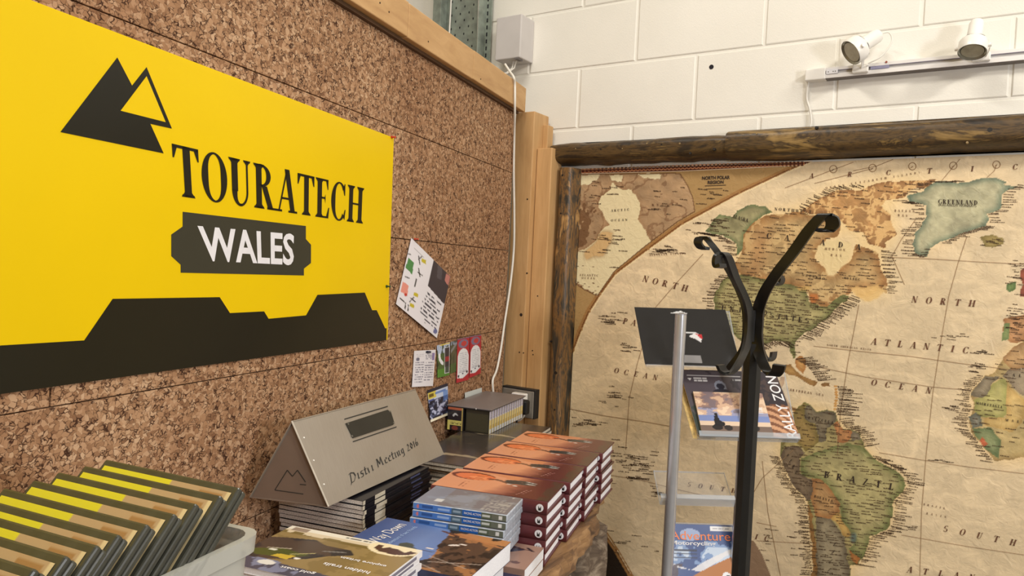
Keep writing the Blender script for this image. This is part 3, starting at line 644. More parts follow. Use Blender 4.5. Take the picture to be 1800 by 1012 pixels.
pc = [(1072, 320), (1090, 330), (1110, 335), (1124, 350), (1128, 368), (1122, 384), (1130, 398), (1137, 414), (1150, 432), (1128, 452), (1104, 466), (1050, 521), (1008, 495), (1011, 446), (1030, 438), (1048, 418), (1058, 402), (1070, 396), (1062, 380), (1050, 362), (1057, 344), (1072, 335)]
pm = inpoly(JX, JY, pc) & im; put(rgb, blur(blur(pm, 3), 3)*im, (128, 84, 50), .5); put(rgb, pm, (232, 216, 172))
put(rgb, inpoly(JX, JY, [(1016, 307), (1054, 307), (1050, 318), (1036, 324), (1017, 324)]), (236, 222, 180)); put(rgb, inpoly(JX, JY, [(1074, 306), (1094, 306), (1092, 318), (1074, 316)]), (236, 222, 180)); put(rgb, inpoly(JX, JY, [(1120, 306), (1160, 306), (1158, 316), (1136, 314)]), (236, 222, 180))
gp = inpoly(JX, JY, [(1058, 406), (1077, 410), (1070, 432), (1062, 448), (1050, 450), (1031, 457), (1029, 446), (1042, 432), (1050, 418)]); put(rgb, blur(gp, 3), (140, 98, 56), .8); put(rgb, gp, (214, 178, 124))
put(rgb, im & inpoly(JX, JY, [(1012, 350), (1045, 362), (1058, 400), (1030, 430), (1010, 440)]) & (ch > .47), (112, 78, 50), .8)
put(rgb, im & (np.abs(blur(im, 1)-.75) < .25), (96, 62, 36), .8)
# dark chain border
strip_t = inpoly(X, Y, [(1006, 297), (1200, 291.5), (1428, 283.5), (1410, 290), (1200, 301), (1014, 305.5)])
strip_l = inpoly(X, Y, [(1006, 297), (1014, 305), (1008, 400), (1001, 520), (995, 640), (988, 690), (990, 640), (992, 520), (1001, 400)])
put(rgb, strip_t | strip_l, (92, 42, 28))
put(rgb, inpoly(X, Y, [(1325, 950), (1340, 975), (1362, 1030), (1420, 1150), (1310, 1150), (1310, 950)]), (150, 122, 96))
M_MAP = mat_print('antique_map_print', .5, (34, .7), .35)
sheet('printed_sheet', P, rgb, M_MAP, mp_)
Yk = MY-.0016
def mq(mb, pts, dy=0.): mb.add([wallp(a, b, Yk-dy) for a, b in pts], [tuple(range(len(pts)))])
def pline(mb, pts, wd):
    for (a, b), (c, d) in zip(pts, pts[1:]):
        L = math.hypot(c-a, d-b); nx, ny = -(d-b)/L*wd/2, (c-a)/L*wd/2
        mq(mb, [(a+nx, b+ny), (c+nx, d+ny), (c-nx, d-ny), (a-nx, b-ny)])
# chain links of the border
ch_ = MB()
def link(cx, cy, r_):
    k = 10
    for i in range(k):
        a0, a1 = 2*math.pi*i/k, 2*math.pi*(i+1)/k
        mq(ch_, [(cx+r_*math.cos(a0), cy+r_*math.sin(a0)), (cx+r_*math.cos(a1), cy+r_*math.sin(a1)), (cx+r_*.62*math.cos(a1), cy+r_*.62*math.sin(a1)), (cx+r_*.62*math.cos(a0), cy+r_*.62*math.sin(a0))])
for i in range(59):
    t = i/58; x = 1011+t*399; link(x, 301.3-t*13.8-1.2*math.sin(t*3.1), 4.3)
for i in range(1, 52):
    t = i/52; y = 302+t*345; x = 1009.5-t*16.5; link(x, y, 3.9)
ch_.build('chain_border', mat('border_copper', (206, 138, 94), .6), mp_, solid=False)
pl_ = MB(); pline(pl_, [(1006, 297), (1200, 291.5), (1428, 283.5)], 1.2); pline(pl_, [(1014, 305.5), (1200, 300.5), (1412, 290.5)], 1.2); pline(pl_, [(1014, 305.5), (1008, 400), (1001, 520), (996, 620)], 1.1); pline(pl_, [(1005, 297), (1001, 400), (993, 520), (989, 640), (987, 690)], 1.1)
pl_.build('border_line', mat('border_cream', (232, 208, 176), .6), mp_, solid=False)
# graticule
gl = MB()
for ln in ([(1236, 446), (1190, 496), (1148, 545), (1120, 640), (1106, 700), (1100, 790)],
           [(1000, 718), (1060, 730), (1140, 742), (1195, 752)], [(1510, 535), (1490, 640), (1478, 720), (1472, 800)], [(1700, 415), (1685, 460), (1668, 520), (1654, 600), (1640, 690), (1628, 800), (1620, 900), (1617, 1012)],
           [(1560, 452), (1640, 455), (1720, 460), (1800, 464)], [(1430, 608), (1520, 618), (1600, 626), (1700, 640), (1800, 652)], [(1440, 645), (1520, 662), (1640, 680), (1700, 685)],
           [(1545, 795), (1620, 808), (1700, 820), (1800, 832)], [(1365, 925), (1330, 918)], [(1330, 950), (1420, 955), (1430, 960)], [(1340, 810), (1350, 900), (1372, 1012)], [(1585, 940), (1700, 960), (1800, 975)],
           [(1395, 790), (1340, 840), (1280, 940)], [(1040, 830), (1120, 842), (1200, 862), (1300, 885)], [(1380, 330), (1465, 298), (1500, 285)], [(1432, 322), (1534, 296)], [(1500, 300), (1540, 292), (1570, 280)], [(1655, 318), (1675, 294), (1688, 279)], [(1590, 500), (1568, 450), (1585, 420), (1610, 385)], [(1735, 312), (1748, 300), (1752, 290)]):
    pline(gl, ln, .8)
for cx, cy in ((1465, 297), (1534, 295), (1604, 292), (1676, 291), (1752, 289), (1818, 288)):
    pts = [(cx+6.5*math.cos(a), cy+6.5*math.sin(a)) for a in np.linspace(0, 6.284, 17)]; pline(gl, pts, 1.0); pline(gl, [(cx-3, cy+3), (cx+1, cy)], 1)
gl.build('grid_lines', mat('map_grid_brown', (150, 118, 84), .7), mp_, solid=False)['kind'] = 'stuff'
# big names, letter by letter along their lines
bl = MB(); br = MB()
def word(mb, txt, p0, p1, h, sk=0., wf=1.2, fn=serif):
    h *= .86
    (x0, y0), (x1, y1) = p0, p1; n_ = len(txt)
    for i, c in enumerate(txt):
        if c == ' ': continue
        t = i/max(n_-1, 1); cx, cy = x0+(x1-x0)*t, y0+(y1-y0)*t; L = math.hypot(x1-x0, y1-y0)+1e-6; dx, dy = (x1-x0)/L, (y1-y0)/L
        v, f, wd = fn(c, 0); W_ = wd*h*wf
        mb.add([wallp(cx+dx*(a-.5)*W_+(dy+sk)*(b-.5)*h, cy+dy*(a-.5)*W_-(b-.5)*h, Yk-.0004) for a, b in v], f)
word(br, 'NORTH', (1135, 490), (1204, 506), 12, .15); word(br, 'OCEAN', (1084, 651), (1152, 663), 10, .15); word(br, 'PACIFIC', (1099, 564), (1190, 582), 11, .15)
word(br, 'NORTH', (1608, 526), (1709, 533), 13, .2); word(br, 'ATLANTIC', (1537, 600), (1698, 615), 13, .2); word(br, 'OCEAN', (1537, 672), (1633, 686), 12, .2)
word(br, 'SOUTH', (1663, 929), (1781, 953), 12, .2); word(br, 'ATLANTIC', (1600, 1001), (1790, 1024), 12, .2); word(br, 'ARC', (1427, 309), (1562, 303), 10, .25); word(br, 'TIC', (1634, 300), (1785, 293), 11, .25)
word(br, 'SOUTH', (1212, 851), (1290, 862), 9, .2); word(br, 'IC', (1330, 943), (1348, 946), 10, .2)
word(bl, 'CANADA', (1352, 414), (1509, 434), 11); word(bl, 'UNITED', (1272, 541), (1345, 549), 10); word(bl, 'STATES', (1357, 554), (1419, 563), 10)
word(bl, 'BRAZIL', (1453, 834), (1567, 855), 13); word(bl, 'NORTHWEST', (1364, 367), (1424, 372), 6); word(bl, 'MEXICO', (1300, 640), (1360, 660), 6)
word(bl, 'GREENLAND', (1653, 354), (1715, 356), 9, 0, 1.15); word(bl, 'ALASKA', (1290, 380), (1313, 387), 7, 0, 1.0); word(bl, 'VENEZUELA', (1417, 733), (1463, 742), 5); word(bl, 'BOLIVIA', (1433, 872), (1462, 880), 5)
word(bl, 'MAURITANIA', (1718, 708), (1760, 715), 5); word(bl, 'ALGERIA', (1782, 659), (1850, 665), 6); word(bl, 'PERU', (1385, 800), (1400, 830), 5); word(bl, 'MALI', (1770, 738), (1800, 742), 5); word(bl, 'ARGENTINA', (1468, 955), (1440, 1080), 6)
word(bl, 'ONTARIO', (1412, 483), (1448, 489), 4.5); word(bl, 'QUEBEC', (1486, 488), (1510, 491), 4.5); word(bl, 'ARCTIC', (1076, 370), (1104, 368), 4.5, .1); word(bl, 'OCEAN', (1076, 387), (1101, 386), 4.5, .1)
word(br, 'RUSSIA', (1148, 360), (1190, 358), 4.5); word(br, 'ATLANTIC', (1020, 483), (1050, 484), 3.8, .1); word(br, 'OCEAN', (1024, 488), (1044, 489), 3.8, .1); word(br, 'ALEUTIAN ISLANDS', (1143, 448), (1204, 445), 3.6)
word(br, 'CARIBBEAN SEA', (1385, 684), (1446, 694), 4.5); word(br, 'BAFFIN', (1574, 370), (1606, 371), 4.5); word(br, 'BAY', (1580, 378), (1594, 379), 4.5); word(br, 'QUEEN ELIZABETH ISLANDS', (1453, 330), (1616, 303), 4.2, .1)
word(br, 'HUDSON', (1452, 437), (1484, 439), 4.5); word(br, 'BAY', (1462, 448), (1478, 449), 4.5); word(br, 'NORTH AMERICAN BASIN', (1455, 606), (1530, 614), 3.6); word(br, 'BRAZIL', (1625, 886), (1660, 893), 4); word(br, 'BASIN', (1630, 902), (1662, 908), 4)
def sn(mb, txt, x0, y0, x1, y1, h, bold=.02): letters(mb, sans(txt, bold), lambda u, v: wallp(x0+(x1-x0)*u, y0+(y1-y0)*u-h*v, Yk-.0004))
sn(bl, 'NORTH POLAR', 1234, 316, 1283, 314.5, 6.2, .035); sn(bl, 'REGION', 1244, 323.5, 1272, 322.5, 6, .035); sn(bl, '(KALAALLIT NUNAAT)', 1650, 363, 1716, 365, 5, 0)
pline(bl, [(1239, 326.5), (1276, 325)], 1.0); pline(bl, [(1241, 332), (1270, 331)], .8)
bl.build('lettering', mat('map_black_ink', (52, 38, 28), .7), mp_, solid=False)
br.build('lettering', mat('map_sepia_ink', (104, 66, 44), .7), mp_, solid=False)
# hundreds of tiny place names: fields of sepia micro-print
tn = MB(); g = random.Random(5)
def tiny(x, y, L, ang=.09, h=3.1):
    k = 0.
    while k < L:
        wd = g.choice((1.1, 1.5, 2.0)); hh = h*g.choice((.65, .8, 1.)); x0, y0 = x+k, y+k*ang
        mq(tn, [(x0, y0), (x0+wd, y0+wd*ang), (x0+wd, y0+wd*ang-hh*.55), (x0, y0-hh*.55)]); k += wd+g.choice((.5, .7, 1.2))
def fill(pts, step, dens, L=(7, 20), ang=.09):
    xs = [p[0] for p in pts]; ys = [p[1] for p in pts]; y = min(ys)
    while y < max(ys):
        x = min(xs)+g.uniform(0, 10)
        while x < max(xs):
            l_ = g.uniform(*L)
            if g.random() < dens and inpoly(np.array([x+l_/2]), np.array([y]), pts)[0]: tiny(x, y+g.uniform(-1.5, 1.5), l_, ang+g.uniform(-.02, .04))
            x += l_+g.uniform(2, 8)
        y += step
fill(usa, 4.2, .8); fill(canada, 6, .5); fill(sam, 5, .6, ang=.11); fill(AF([(300, 440), (420, 268), (620, 100), (760, 0), (760, 900), (500, 940), (370, 800), (285, 640)]), 8, .4, ang=.12); fill(islands, 7, .4)
def coast(pts, step, L, side, sgn=1, ang=.07):
    for (a, b), (c, d) in zip(pts, pts[1:]):
        D_ = math.hypot(c-a, d-b); n_ = max(1, int(D_/step*1.25))
        for i in range(n_):
            t = (i+g.random())/n_; x, y = a+(c-a)*t, b+(d-b)*t
            if y > 1100 or x > 1830: continue
            l_ = g.uniform(*L)
            tiny(x+side*g.uniform(1, 4) if side > 0 else x-g.uniform(1, 4)-l_, y, l_, ang+g.uniform(-.04, .05))
sb = B6([(740, 92), (800, 130), (930, 190), (1010, 260), (1018, 320), (960, 400), (922, 440), (920, 540), (902, 620), (872, 660), (742, 712), (682, 860), (642, 930)])
coast(sb, 4.2, (7, 30), 1, ang=.16); coast(B6([(40, 90), (90, 180), (130, 290), (180, 350), (255, 430), (272, 500), (290, 800), (300, 1012)]), 3.6, (8, 20), -1, ang=.08)
coast(A5([(745, 705), (700, 750), (650, 790), (600, 830), (560, 865), (520, 892)]), 3.2, (10, 22), 1, ang=.35); coast(A5([(880, 500), (880, 580), (910, 650), (905, 700)]), 4, (10, 26), 1); coast(A5([(140, 790), (140, 720), (165, 660), (215, 610)]), 4, (8, 18), -1)
coast(A5([(245, 530), (237, 470), (180, 442), (100, 425)]), 4, (10, 24), -1); coast(A5([(300, 925), (345, 922), (400, 912), (470, 915)]), 3, (6, 16), 1, ang=.6); coast(AF([(420, 268), (380, 320), (330, 380), (300, 440), (308, 470), (322, 520), (285, 640), (302, 722), (370, 800), (430, 882), (500, 968)]), 3.6, (9, 26), -1, ang=.12)
coast(gre[:6], 8, (8, 22), -1, ang=.05); coast(gre[10:22], 6, (10, 26), 1, ang=.03); coast(gre[22:], 5, (8, 26), -1, ang=.03); coast(B5([(790, 330), (800, 400), (800, 480), (780, 560), (790, 620)]), 2.6, (14, 40), 1, ang=.08); coast(B5([(800, 660), (860, 738), (950, 762), (1010, 802), (1062, 940)]), 3.6, (12, 26), 1, ang=-.12)
coast(B5([(370, 60), (500, 140), (600, 285)]), 3, (12, 34), 1, ang=-.12); coast(A5([(540, 325), (620, 262), (700, 226), (820, 215)]), 5, (8, 18), -1, ang=.35)
for cx, cy, rx, ry, n_ in ((1140, 565, 30, 20, 0), (1065, 560, 22, 10, 16), (1100, 610, 16, 8, 10), (1075, 700, 22, 16, 14), (1020, 745, 22, 14, 16), (1115, 825, 36, 24, 46), (1150, 865, 14, 8, 10), (1080, 950, 60, 30, 14), (1665, 590, 26, 8, 8), (1665, 717, 14, 6, 9), (1710, 645, 20, 10, 12), (1720, 620, 24, 6, 8), (1740, 425, 26, 8, 10), (1780, 560, 16, 60, 34), (1785, 480, 14, 30, 14), (1160, 440, 36, 8, 24), (1250, 400, 30, 20, 30), (1350, 950, 20, 30, 8), (1400, 950, 20, 30, 10), (1250, 345, 40, 15, 10), (1640, 810, 20, 5, 5), (1600, 930, 30, 5, 5), (1090, 800, 40, 20, 14), (1060, 340, 30, 20, 10), (1060, 430, 40, 50, 20), (1160, 350, 40, 30, 12)):
    for k in range(n_): tiny(cx+g.gauss(0, .5)*rx, cy+g.gauss(0, .5)*ry, g.uniform(6, 18), g.uniform(.03, .14))
tn.build('place_names', mat('map_micro_print', (74, 52, 32), .7), mp_, solid=False)['kind'] = 'stuff'

# ------------------------------------------------------------------ the yellow sign
sg = wthing('shop_sign', 'large yellow sign board with black mountain emblem and lettering on the cork wall', 'sign', tuple(corkp(400, 400)))
M_YEL = mat('sign_yellow', (230, 194, 0), .34, 0, .012, 3, .0, .22)
M_SBLK = mat('sign_black', (28, 26, 16), .28, 0, .05, 4, 0, .3); M_SGRY = mat('sign_charcoal', (56, 55, 44), .3, 0, .03, 6, 0, .3)
sc_ = [corkp(50, 0), corkp(690, 242), corkp(679, 598), corkp(0, 693)]
ext = lambda a, b, t: a+(b-a)*t
tl = ext(sc_[1], sc_[0], 1.95); bl_ = ext(sc_[2], sc_[3], 1.86)+UP*.002
MB().prism([tl, sc_[1], sc_[2]+UP*.002, bl_], NN*.004).build('panel', M_YEL, sg, bevel=.0006)
def cprism(pts, off, th, name, m): return MB().prism([corkp(a, b, off) for a, b in pts], NN*th).build(name, m, sg)
L0 = .0042
cprism([(-560, 640), (-60, 615), (0, 607), (148, 598), (198, 525), (386, 522), (404, 550), (464, 547), (472, 560), (538, 554), (558, 518), (641, 514), (654, 545), (662, 545), (677, 577), (679.5, 576.5), (679, 597.5), (0, 692.5), (-600, 774)], L0, .0004, 'base_band', M_SBLK)
# emblem
cprism([(206, 101), (232, 150.5), (257.5, 118), (302, 226), (264, 217.5), (287.5, 269.5), (106, 232)], L0, .0004, 'mountain_emblem', M_SBLK)
cprism([(257.5, 134), (291, 214.5), (212, 194.5)], L0+.0004, .0003, 'mountain_emblem', M_YEL)
npl = cprism([(321, 372), (537.5, 397), (537.5, 420), (546.5, 430), (546.5, 462), (534, 472), (534, 484), (317.5, 479), (317.5, 465), (301, 450), (301, 412), (321, 398)], L0, .0004, 'name_plate', M_SGRY)
f = qfn(corkp(308, 343.5, L0+.0005), corkp(638, 393, L0+.0005), corkp(640.5, 331, L0+.0005), corkp(302, 252, L0+.0005))
# slightly condensed serif capitals
lettering(sg, serif('TOURATECH', .045), f, M_SBLK)
f = qfn(corkp(357, 458.5, L0+.0005), corkp(516, 466.5, L0+.0005), corkp(518, 411, L0+.0005), corkp(347, 396, L0+.0005))
lettering(npl, sans('WALES', .024, 1.0), f, M_WHITEP)
def pin(px, py, c, label, r=.004):
    p = corkp(px, py, .004); t = wthing('push_pin', label, 'pin', tuple(p))
    m = mat('pin_%d_%d_%d' % c, c, .35, 0, .02)
    MB().tube([p, p+NN*.003, p+NN*.0032, p+NN*.010, p+NN*.0102, p+NN*.012], [r*.9, r*.9, r*.5, r*.5, r*.85, r*.7], 10).build('head', m, t, smooth=40)
    MB().tube([p, p-NN*.008], .0006, 6).build('point', M_WHITEM, t)
pin(679, 503, (40, 74, 44), 'dark green push pin at the right edge of the yellow sign')
pin(688, 241, (196, 60, 30), 'red push pin at the top right corner of the yellow sign')

# ------------------------------------------------------------------ papers on the cork
M_PAP = mat_print('printed_paper', .45)
def paper(name, label, cat, q, paint, nu=40, nv=60, curl=.0, group=None, base=.003):
    """q: pixel corners TL, TR, BR, BL as surveyed on the cork face"""
    U, V = grid(nu, nv)
    X = (1-U)*(1-V)*q[0][0]+U*(1-V)*q[1][0]+U*V*q[2][0]+(1-U)*V*q[3][0]; Y = (1-U)*(1-V)*q[0][1]+U*(1-V)*q[1][1]+U*V*q[2][1]+(1-U)*V*q[3][1]
    off = base+curl*np.clip(np.sin(U*3.14), 0, 1)*V+curl*.6*V**3
    P = np.zeros(U.shape+(3,))
    for j in range(nv):
        for i in range(nu): P[j, i] = corkp(X[j, i], Y[j, i], off[j, i])
    rgb = np.ones(U.shape+(3,))*np.array([228, 226, 232.]); paint(rgb, U, V, X, Y)
    t = wthing(name, label, cat, tuple(P[nv//2, nu//2]), 0, group); sheet('printed_face', P, rgb, M_PAP, t); return t
def p_draw(rgb, U, V, X, Y):
    put(rgb, inpoly(X, Y, [(763, 452), (800, 470), (800, 530), (780, 534), (752, 502)]), (52, 46, 56)); put(rgb, inpoly(X, Y, [(770, 462), (778, 470), (776, 492), (768, 488)]), (92, 88, 96), .6)
    put(rgb, inpoly(X, Y, [(784, 480), (792, 486), (788, 502), (782, 494)]), (186, 120, 112))
    put(rgb, inpoly(X, Y, [(718, 452), (728, 462), (724, 482), (713, 470)]), (72, 134, 74)); put(rgb, inpoly(X, Y, [(708, 494), (718, 502), (716, 520), (704, 512)]), (226, 146, 132)); put(rgb, ell(X, Y, 713, 518, 2.4, 3), (190, 50, 40))
    for cx, cy in ((745, 459), (731, 518), (724, 537)): put(rgb, inpoly(X, Y, [(cx-3.5, cy-5), (cx+4, cy-2), (cx+3.5, cy+5), (cx-4, cy+1)]), (196, 180, 40))
    for a in ((736, 450, 738, 464), (736, 456, 741, 451), (736, 472, 738, 486), (732, 490, 729, 503), (720, 530, 728, 522), (722, 524, 730, 530), (713, 532, 712, 543), (718, 536, 717, 546), (734, 478, 742, 484), (712, 445, 722, 447), (712, 486, 720, 489), (703, 524, 712, 532)):
        put(rgb, seg(X, Y, *a, 1.8), (40, 40, 44), .9)
    L = np.floor((Y-X*.86+20)/7.2); fr = (Y-X*.86+20)/7.2-L; g = np.random.default_rng(4).random((97, 89))
    wr = inpoly(X, Y, [(750, 508), (778, 535), (772, 560), (766, 578), (744, 566), (738, 545), (744, 525)])
    put(rgb, wr & (fr > .3) & (fr < .75) & (g[(L.astype(int)) % 97, (np.floor(X/2.4).astype(int)) % 89] < .6), (36, 36, 50), .85)
    put(rgb, ell(X, Y, 765, 582, 3.5, 4.5), (70, 80, 140), .8); put(rgb, seg(X, Y, 728, 436, 745, 452, 1.2), (150, 150, 150), .7)
t = paper('drawn_letter', 'white sheet with hand-written notes, coloured sketches and a dark photo, pinned askew', 'letter', [(723, 418), (792, 486), (768, 594), (696, 534)], p_draw, 72, 100, .003)
def p_list(rgb, U, V, X, Y):
    dashes(rgb, U, V, .1, .30, .5, .9, 9, (90, 90, 110), 1, .7, .7); dashes(rgb, U, V, .55, .08, .9, .26, 4, (110, 110, 130), 2, .6); dashes(rgb, U, V, .55, .32, .95, .85, 8, (90, 90, 110), 3, .7, .7)
    put(rgb, ell(U, V, .2, .24, .08, .05), (110, 110, 130)); put(rgb, box_m(U, V, .86, .08, .96, .28), (112, 92, 150), .8); put(rgb, box_m(U, V, .55, .02, .74, .08), (30, 34, 50)); dashes(rgb, U, V, .12, .08, .45, .18, 2, (150, 150, 160), 6, .6)
paper('note_sheet', 'white note sheet with columns of small writing left of the coloured leaflets', 'note', [(728, 616.5), (766, 614.5), (761, 678), (724, 680)], p_list, 46, 66, .003)
def p_goat(rgb, U, V, X, Y):
    rgb[:] = (74, 96, 52); put(rgb, V < .28, (176, 190, 214)); put(rgb, vnoise(U, V, 5, 3) > .58, (44, 56, 36), .8); put(rgb, (V > .75), (84, 140, 48), .8)
    put(rgb, inpoly(U, V, [(.1, .28), (.25, .26), (.3, .45), (.5, .55), (.48, .66), (.3, .6), (.12, .45)]), (226, 228, 232)); put(rgb, box_m(U, V, .58, .12, 1, .92), (210, 210, 214)); put(rgb, box_m(U, V, .62, .15, .97, .72), (56, 50, 56)); put(rgb, box_m(U, V, .64, .42, .95, .56), (150, 44, 50)); put(rgb, box_m(U, V, .64, .72, .95, .9), (70, 80, 72))
    put(rgb, box_m(U, V, .2, .0, 1, .05), (220, 196, 90))
paper('goat_postcard', 'green postcard with a white animal and a framed strip photo beside the white note sheet', 'postcard', [(768, 607), (791, 601), (790, 659), (769, 664)], p_goat, 36, 60, .002)
def p_moor(rgb, U, V, X, Y):
    rgb[:] = (92, 88, 66); put(rgb, V < .12, (150, 160, 186)); put(rgb, vnoise(U, V, 6, 9) > .5, (60, 66, 48), .8); put(rgb, V > .7, (74, 104, 52), .7); put(rgb, seg(U, V, .1, .3, .9, .1, .1), (150, 150, 160), .7)
paper('landscape_postcard', 'narrow dark green landscape postcard between the animal card and the red leaflets', 'postcard', [(792, 601), (804, 597.5), (803, 652), (791.5, 657)], p_moor, 24, 50, .0, None, .002)
def p_red(rgb, U, V, X, Y):
    rgb[:] = (176, 40, 52); put(rgb, ell(U, V, .5, .13, .4, .10), (120, 110, 136)); put(rgb, ell(U, V, .55, .13, .22, .06), (186, 60, 60)); put(rgb, V < .02, (110, 90, 120))
    b = inpoly(U, V, [(.08, .9), (.06, .42), (.14, .32), (.3, .26), (.5, .235), (.7, .26), (.86, .32), (.95, .42), (.95, .84), (.5, .93)]); put(rgb, b, (226, 228, 232)); dashes(rgb, U, V, .2, .33, .85, .8, 11, (120, 120, 140), 8, .6, .7)
    put(rgb, ell(U, V, .16, .86, .07, .03), (60, 50, 56)); put(rgb, ell(U, V, .84, .8, .07, .03), (60, 50, 56)); put(rgb, ell(U, V, .5, .82, .05, .02), (60, 60, 90))
paper('red_leaflet', 'red leaflet with an arched white text panel, left one of the matching pair', 'leaflet', [(804, 596), (825.5, 591.5), (824, 667), (802, 673)], p_red, 36, 70, .003, 'red leaflets on the cork')
paper('red_leaflet', 'red leaflet with an arched white text panel, right one of the matching pair', 'leaflet', [(826.5, 591), (846, 588), (845, 656), (825, 664)], p_red, 36, 70, .002, 'red leaflets on the cork')
def p_crowd(rgb, U, V, X, Y):
    rgb[:] = (70, 76, 104); put(rgb, V < .1, (34, 34, 54)); put(rgb, (V > .1) & (V < .34), (196, 206, 226)); put(rgb, box_m(U, V, 0, .1, .4, .3), (214, 196, 84)); put(rgb, box_m(U, V, .05, .14, .3, .24), (110, 90, 30)); put(rgb, box_m(U, V, .35, .14, .9, .22), (86, 120, 190), .8); put(rgb, box_m(U, V, 0, .32, .3, .42), (86, 96, 150))
    nn_ = vnoise(U, V*1.4, 11, 5, 2); put(rgb, (V > .36) & (nn_ > .55), (26, 26, 44)); put(rgb, (V > .36) & (nn_ < .36), (176, 180, 206)); put(rgb, box_m(U, V, .75, .2, .98, .5), (86, 130, 206), .7); put(rgb, V > .92, (216, 206, 180))
t = paper('crowd_photo_card', 'curling card with a group photo under a yellow corner, above the grey folder', 'photo card', [(751, 686), (787, 673), (788.5, 729), (757, 742)], p_crowd, 44, 60, .012)
def p_env(rgb, U, V, X, Y): rgb[:] = (206, 212, 208); put(rgb, (V > .45) & (V < .6) & (U > .3), (110, 170, 150))
paper('envelope', 'pale envelope edge standing between the cork and the grey folder', 'envelope', [(817, 690), (847, 681), (848, 720), (818, 730)], p_env, 20, 20, 0, None, .006)
for a, b, c, l_ in ((728.5, 420, (196, 64, 40), 'red push pin holding the top corner of the hand-written sheet'), (751, 618, (30, 34, 60), 'dark blue push pin at the top of the white note sheet')): pin(a, b, c, l_, .0032)

# ------------------------------------------------------------------ the slab table
HT = .587
def slab_edge(s_): return .560+.006*math.sin(s_*9+1)+.005*math.sin(s_*23)+.003*math.sin(s_*51)+.010*math.exp(-((s_-1.62)/.16)**2)-.20*max(0, s_-1.76)
M_SLAB = mat_wood('oiled_slab', [(.28, (58, 42, 28)), (.45, (112, 82, 54)), (.58, (150, 114, 76)), (.75, (182, 146, 104))], 1, .5, 10, 4, .4)
M_BARK = mat_wood('rough_bark', [(.3, (40, 32, 28)), (.5, (104, 88, 72)), (.62, (150, 134, 114)), (.8, (188, 172, 150))], 1, .9, 2.2, 14, 1.0)
tb = wthing('slab_table', 'thick live-edge wooden slab table against the cork wall under all the books', 'table', tuple(SW(1.2, .3, -H)), CA-math.pi/2)
ss = np.linspace(-.6, 2.10, 120); prof = [(0, 0), (.004, -.008), (.010, -.026), (.008, -.044), (-.012, -.056)]
vs = []; 
for s_ in ss:
    e = slab_edge(s_); vs += [SW(s_, .004, -HT), ]+[SW(s_, e+dx+.004*math.sin(s_*80+k*2), -HT+dz) for k, (dx, dz) in enumerate(prof)]+[SW(s_, .004, -HT-.056)]
m_ = len(prof)+2; n_ = len(ss)
fs = [(i*m_+k, i*m_+(k+1) % m_, (i+1)*m_+(k+1) % m_, (i+1)*m_+k) for i in range(n_-1) for k in range(m_)]+[tuple(range(m_))[::-1], tuple((n_-1)*m_+k for k in range(m_))]
MB().add(vs, fs, 0).build('slab', M_SLAB, tb, smooth=35)
for s_, w_, r_ in ((1.78, .500, .085), (1.50, .520, .055), (-.2, .5, .07), (1.9, .10, .06), (-.2, .1, .06)):
    lv = []; nn_ = 26
    for i in range(15):
        z = -HT-.05-(H-HT-.05)*i/14
        lv += [SW(s_+(r_*(1+.14*math.sin(k*2.4+i*.9)+.07*math.sin(k*5+i*2.3)))*math.cos(2*math.pi*k/nn_), w_+(r_*(1+.14*math.sin(k*1.9+i*.7)))*math.sin(2*math.pi*k/nn_), z) for k in range(nn_)]
    MB().add(lv, [(i*nn_+k, i*nn_+(k+1) % nn_, (i+1)*nn_+(k+1) % nn_, (i+1)*nn_+k) for i in range(14) for k in range(nn_)]+[tuple(range(nn_)), tuple(14*nn_+k for k in range(nn_))]).build('log_leg', M_BARK, tb, smooth=60)

# ------------------------------------------------------------------ books
AL = CA-math.pi/2                                           # yaw of things laid square to the cork wall
def X3(*a): return np.array(a, float)
def hardback(name, label, cat, loc, rz, W, D, T, cover, art=None, group=None, spine_art=None, page=None, an=(90, 60)):
    """lies flat; spine along x at y=0 (towards the viewer), W long, D deep; pages show at both ends and the back"""
    t = thing(name, label, cat, loc, rz, group)
    b = MB(); bd = .0034
    b.box((0, .004, 0), (W, D, bd)); b.box((0, .004, T-bd), (W, D, T))
    k = 8; pr = [(-.004*math.sin(math.pi*i/k), T*i/k) for i in range(k+1)]; inn = [(y+.003, z) for y, z in pr]
    ring = pr+[(.006, T)]+[(.006, T-bd)]+[(.0035, T-bd)]+[(.0035, bd), (.006, bd), (.006, 0)]
    vs = [(0, y, z) for y, z in ring]+[(W, y, z) for y, z in ring]; q = len(ring)
    b.add(vs, [(i, (i+1) % q, q+(i+1) % q, q+i) for i in range(q)]+[tuple(range(q))[::-1], tuple(range(q, 2*q))])
    b.build('cover', cover, t, bevel=.0006)
    MB().box((.005, .004, bd), (W-.005, D-.005, T-bd)).build('page_block', page or M_PAGE, t)
    if art: 
        U, V = grid(*an); P = np.stack([W*U, D*V*.985+D*.01, np.full(U.shape, T+.0004)], -1)
        rgb = np.ones(U.shape+(3,))*128.; art(rgb, U, V); sheet('cover_print', P, rgb, M_GLOSS, t)
    if spine_art: spine_art(t, W, T)
    return t
M_GLOSS = mat_print('glossy_cover_print', .22)
M_MAROON = mat('maroon_cloth', (88, 36, 40), .38, 0, .06, 60, .05)
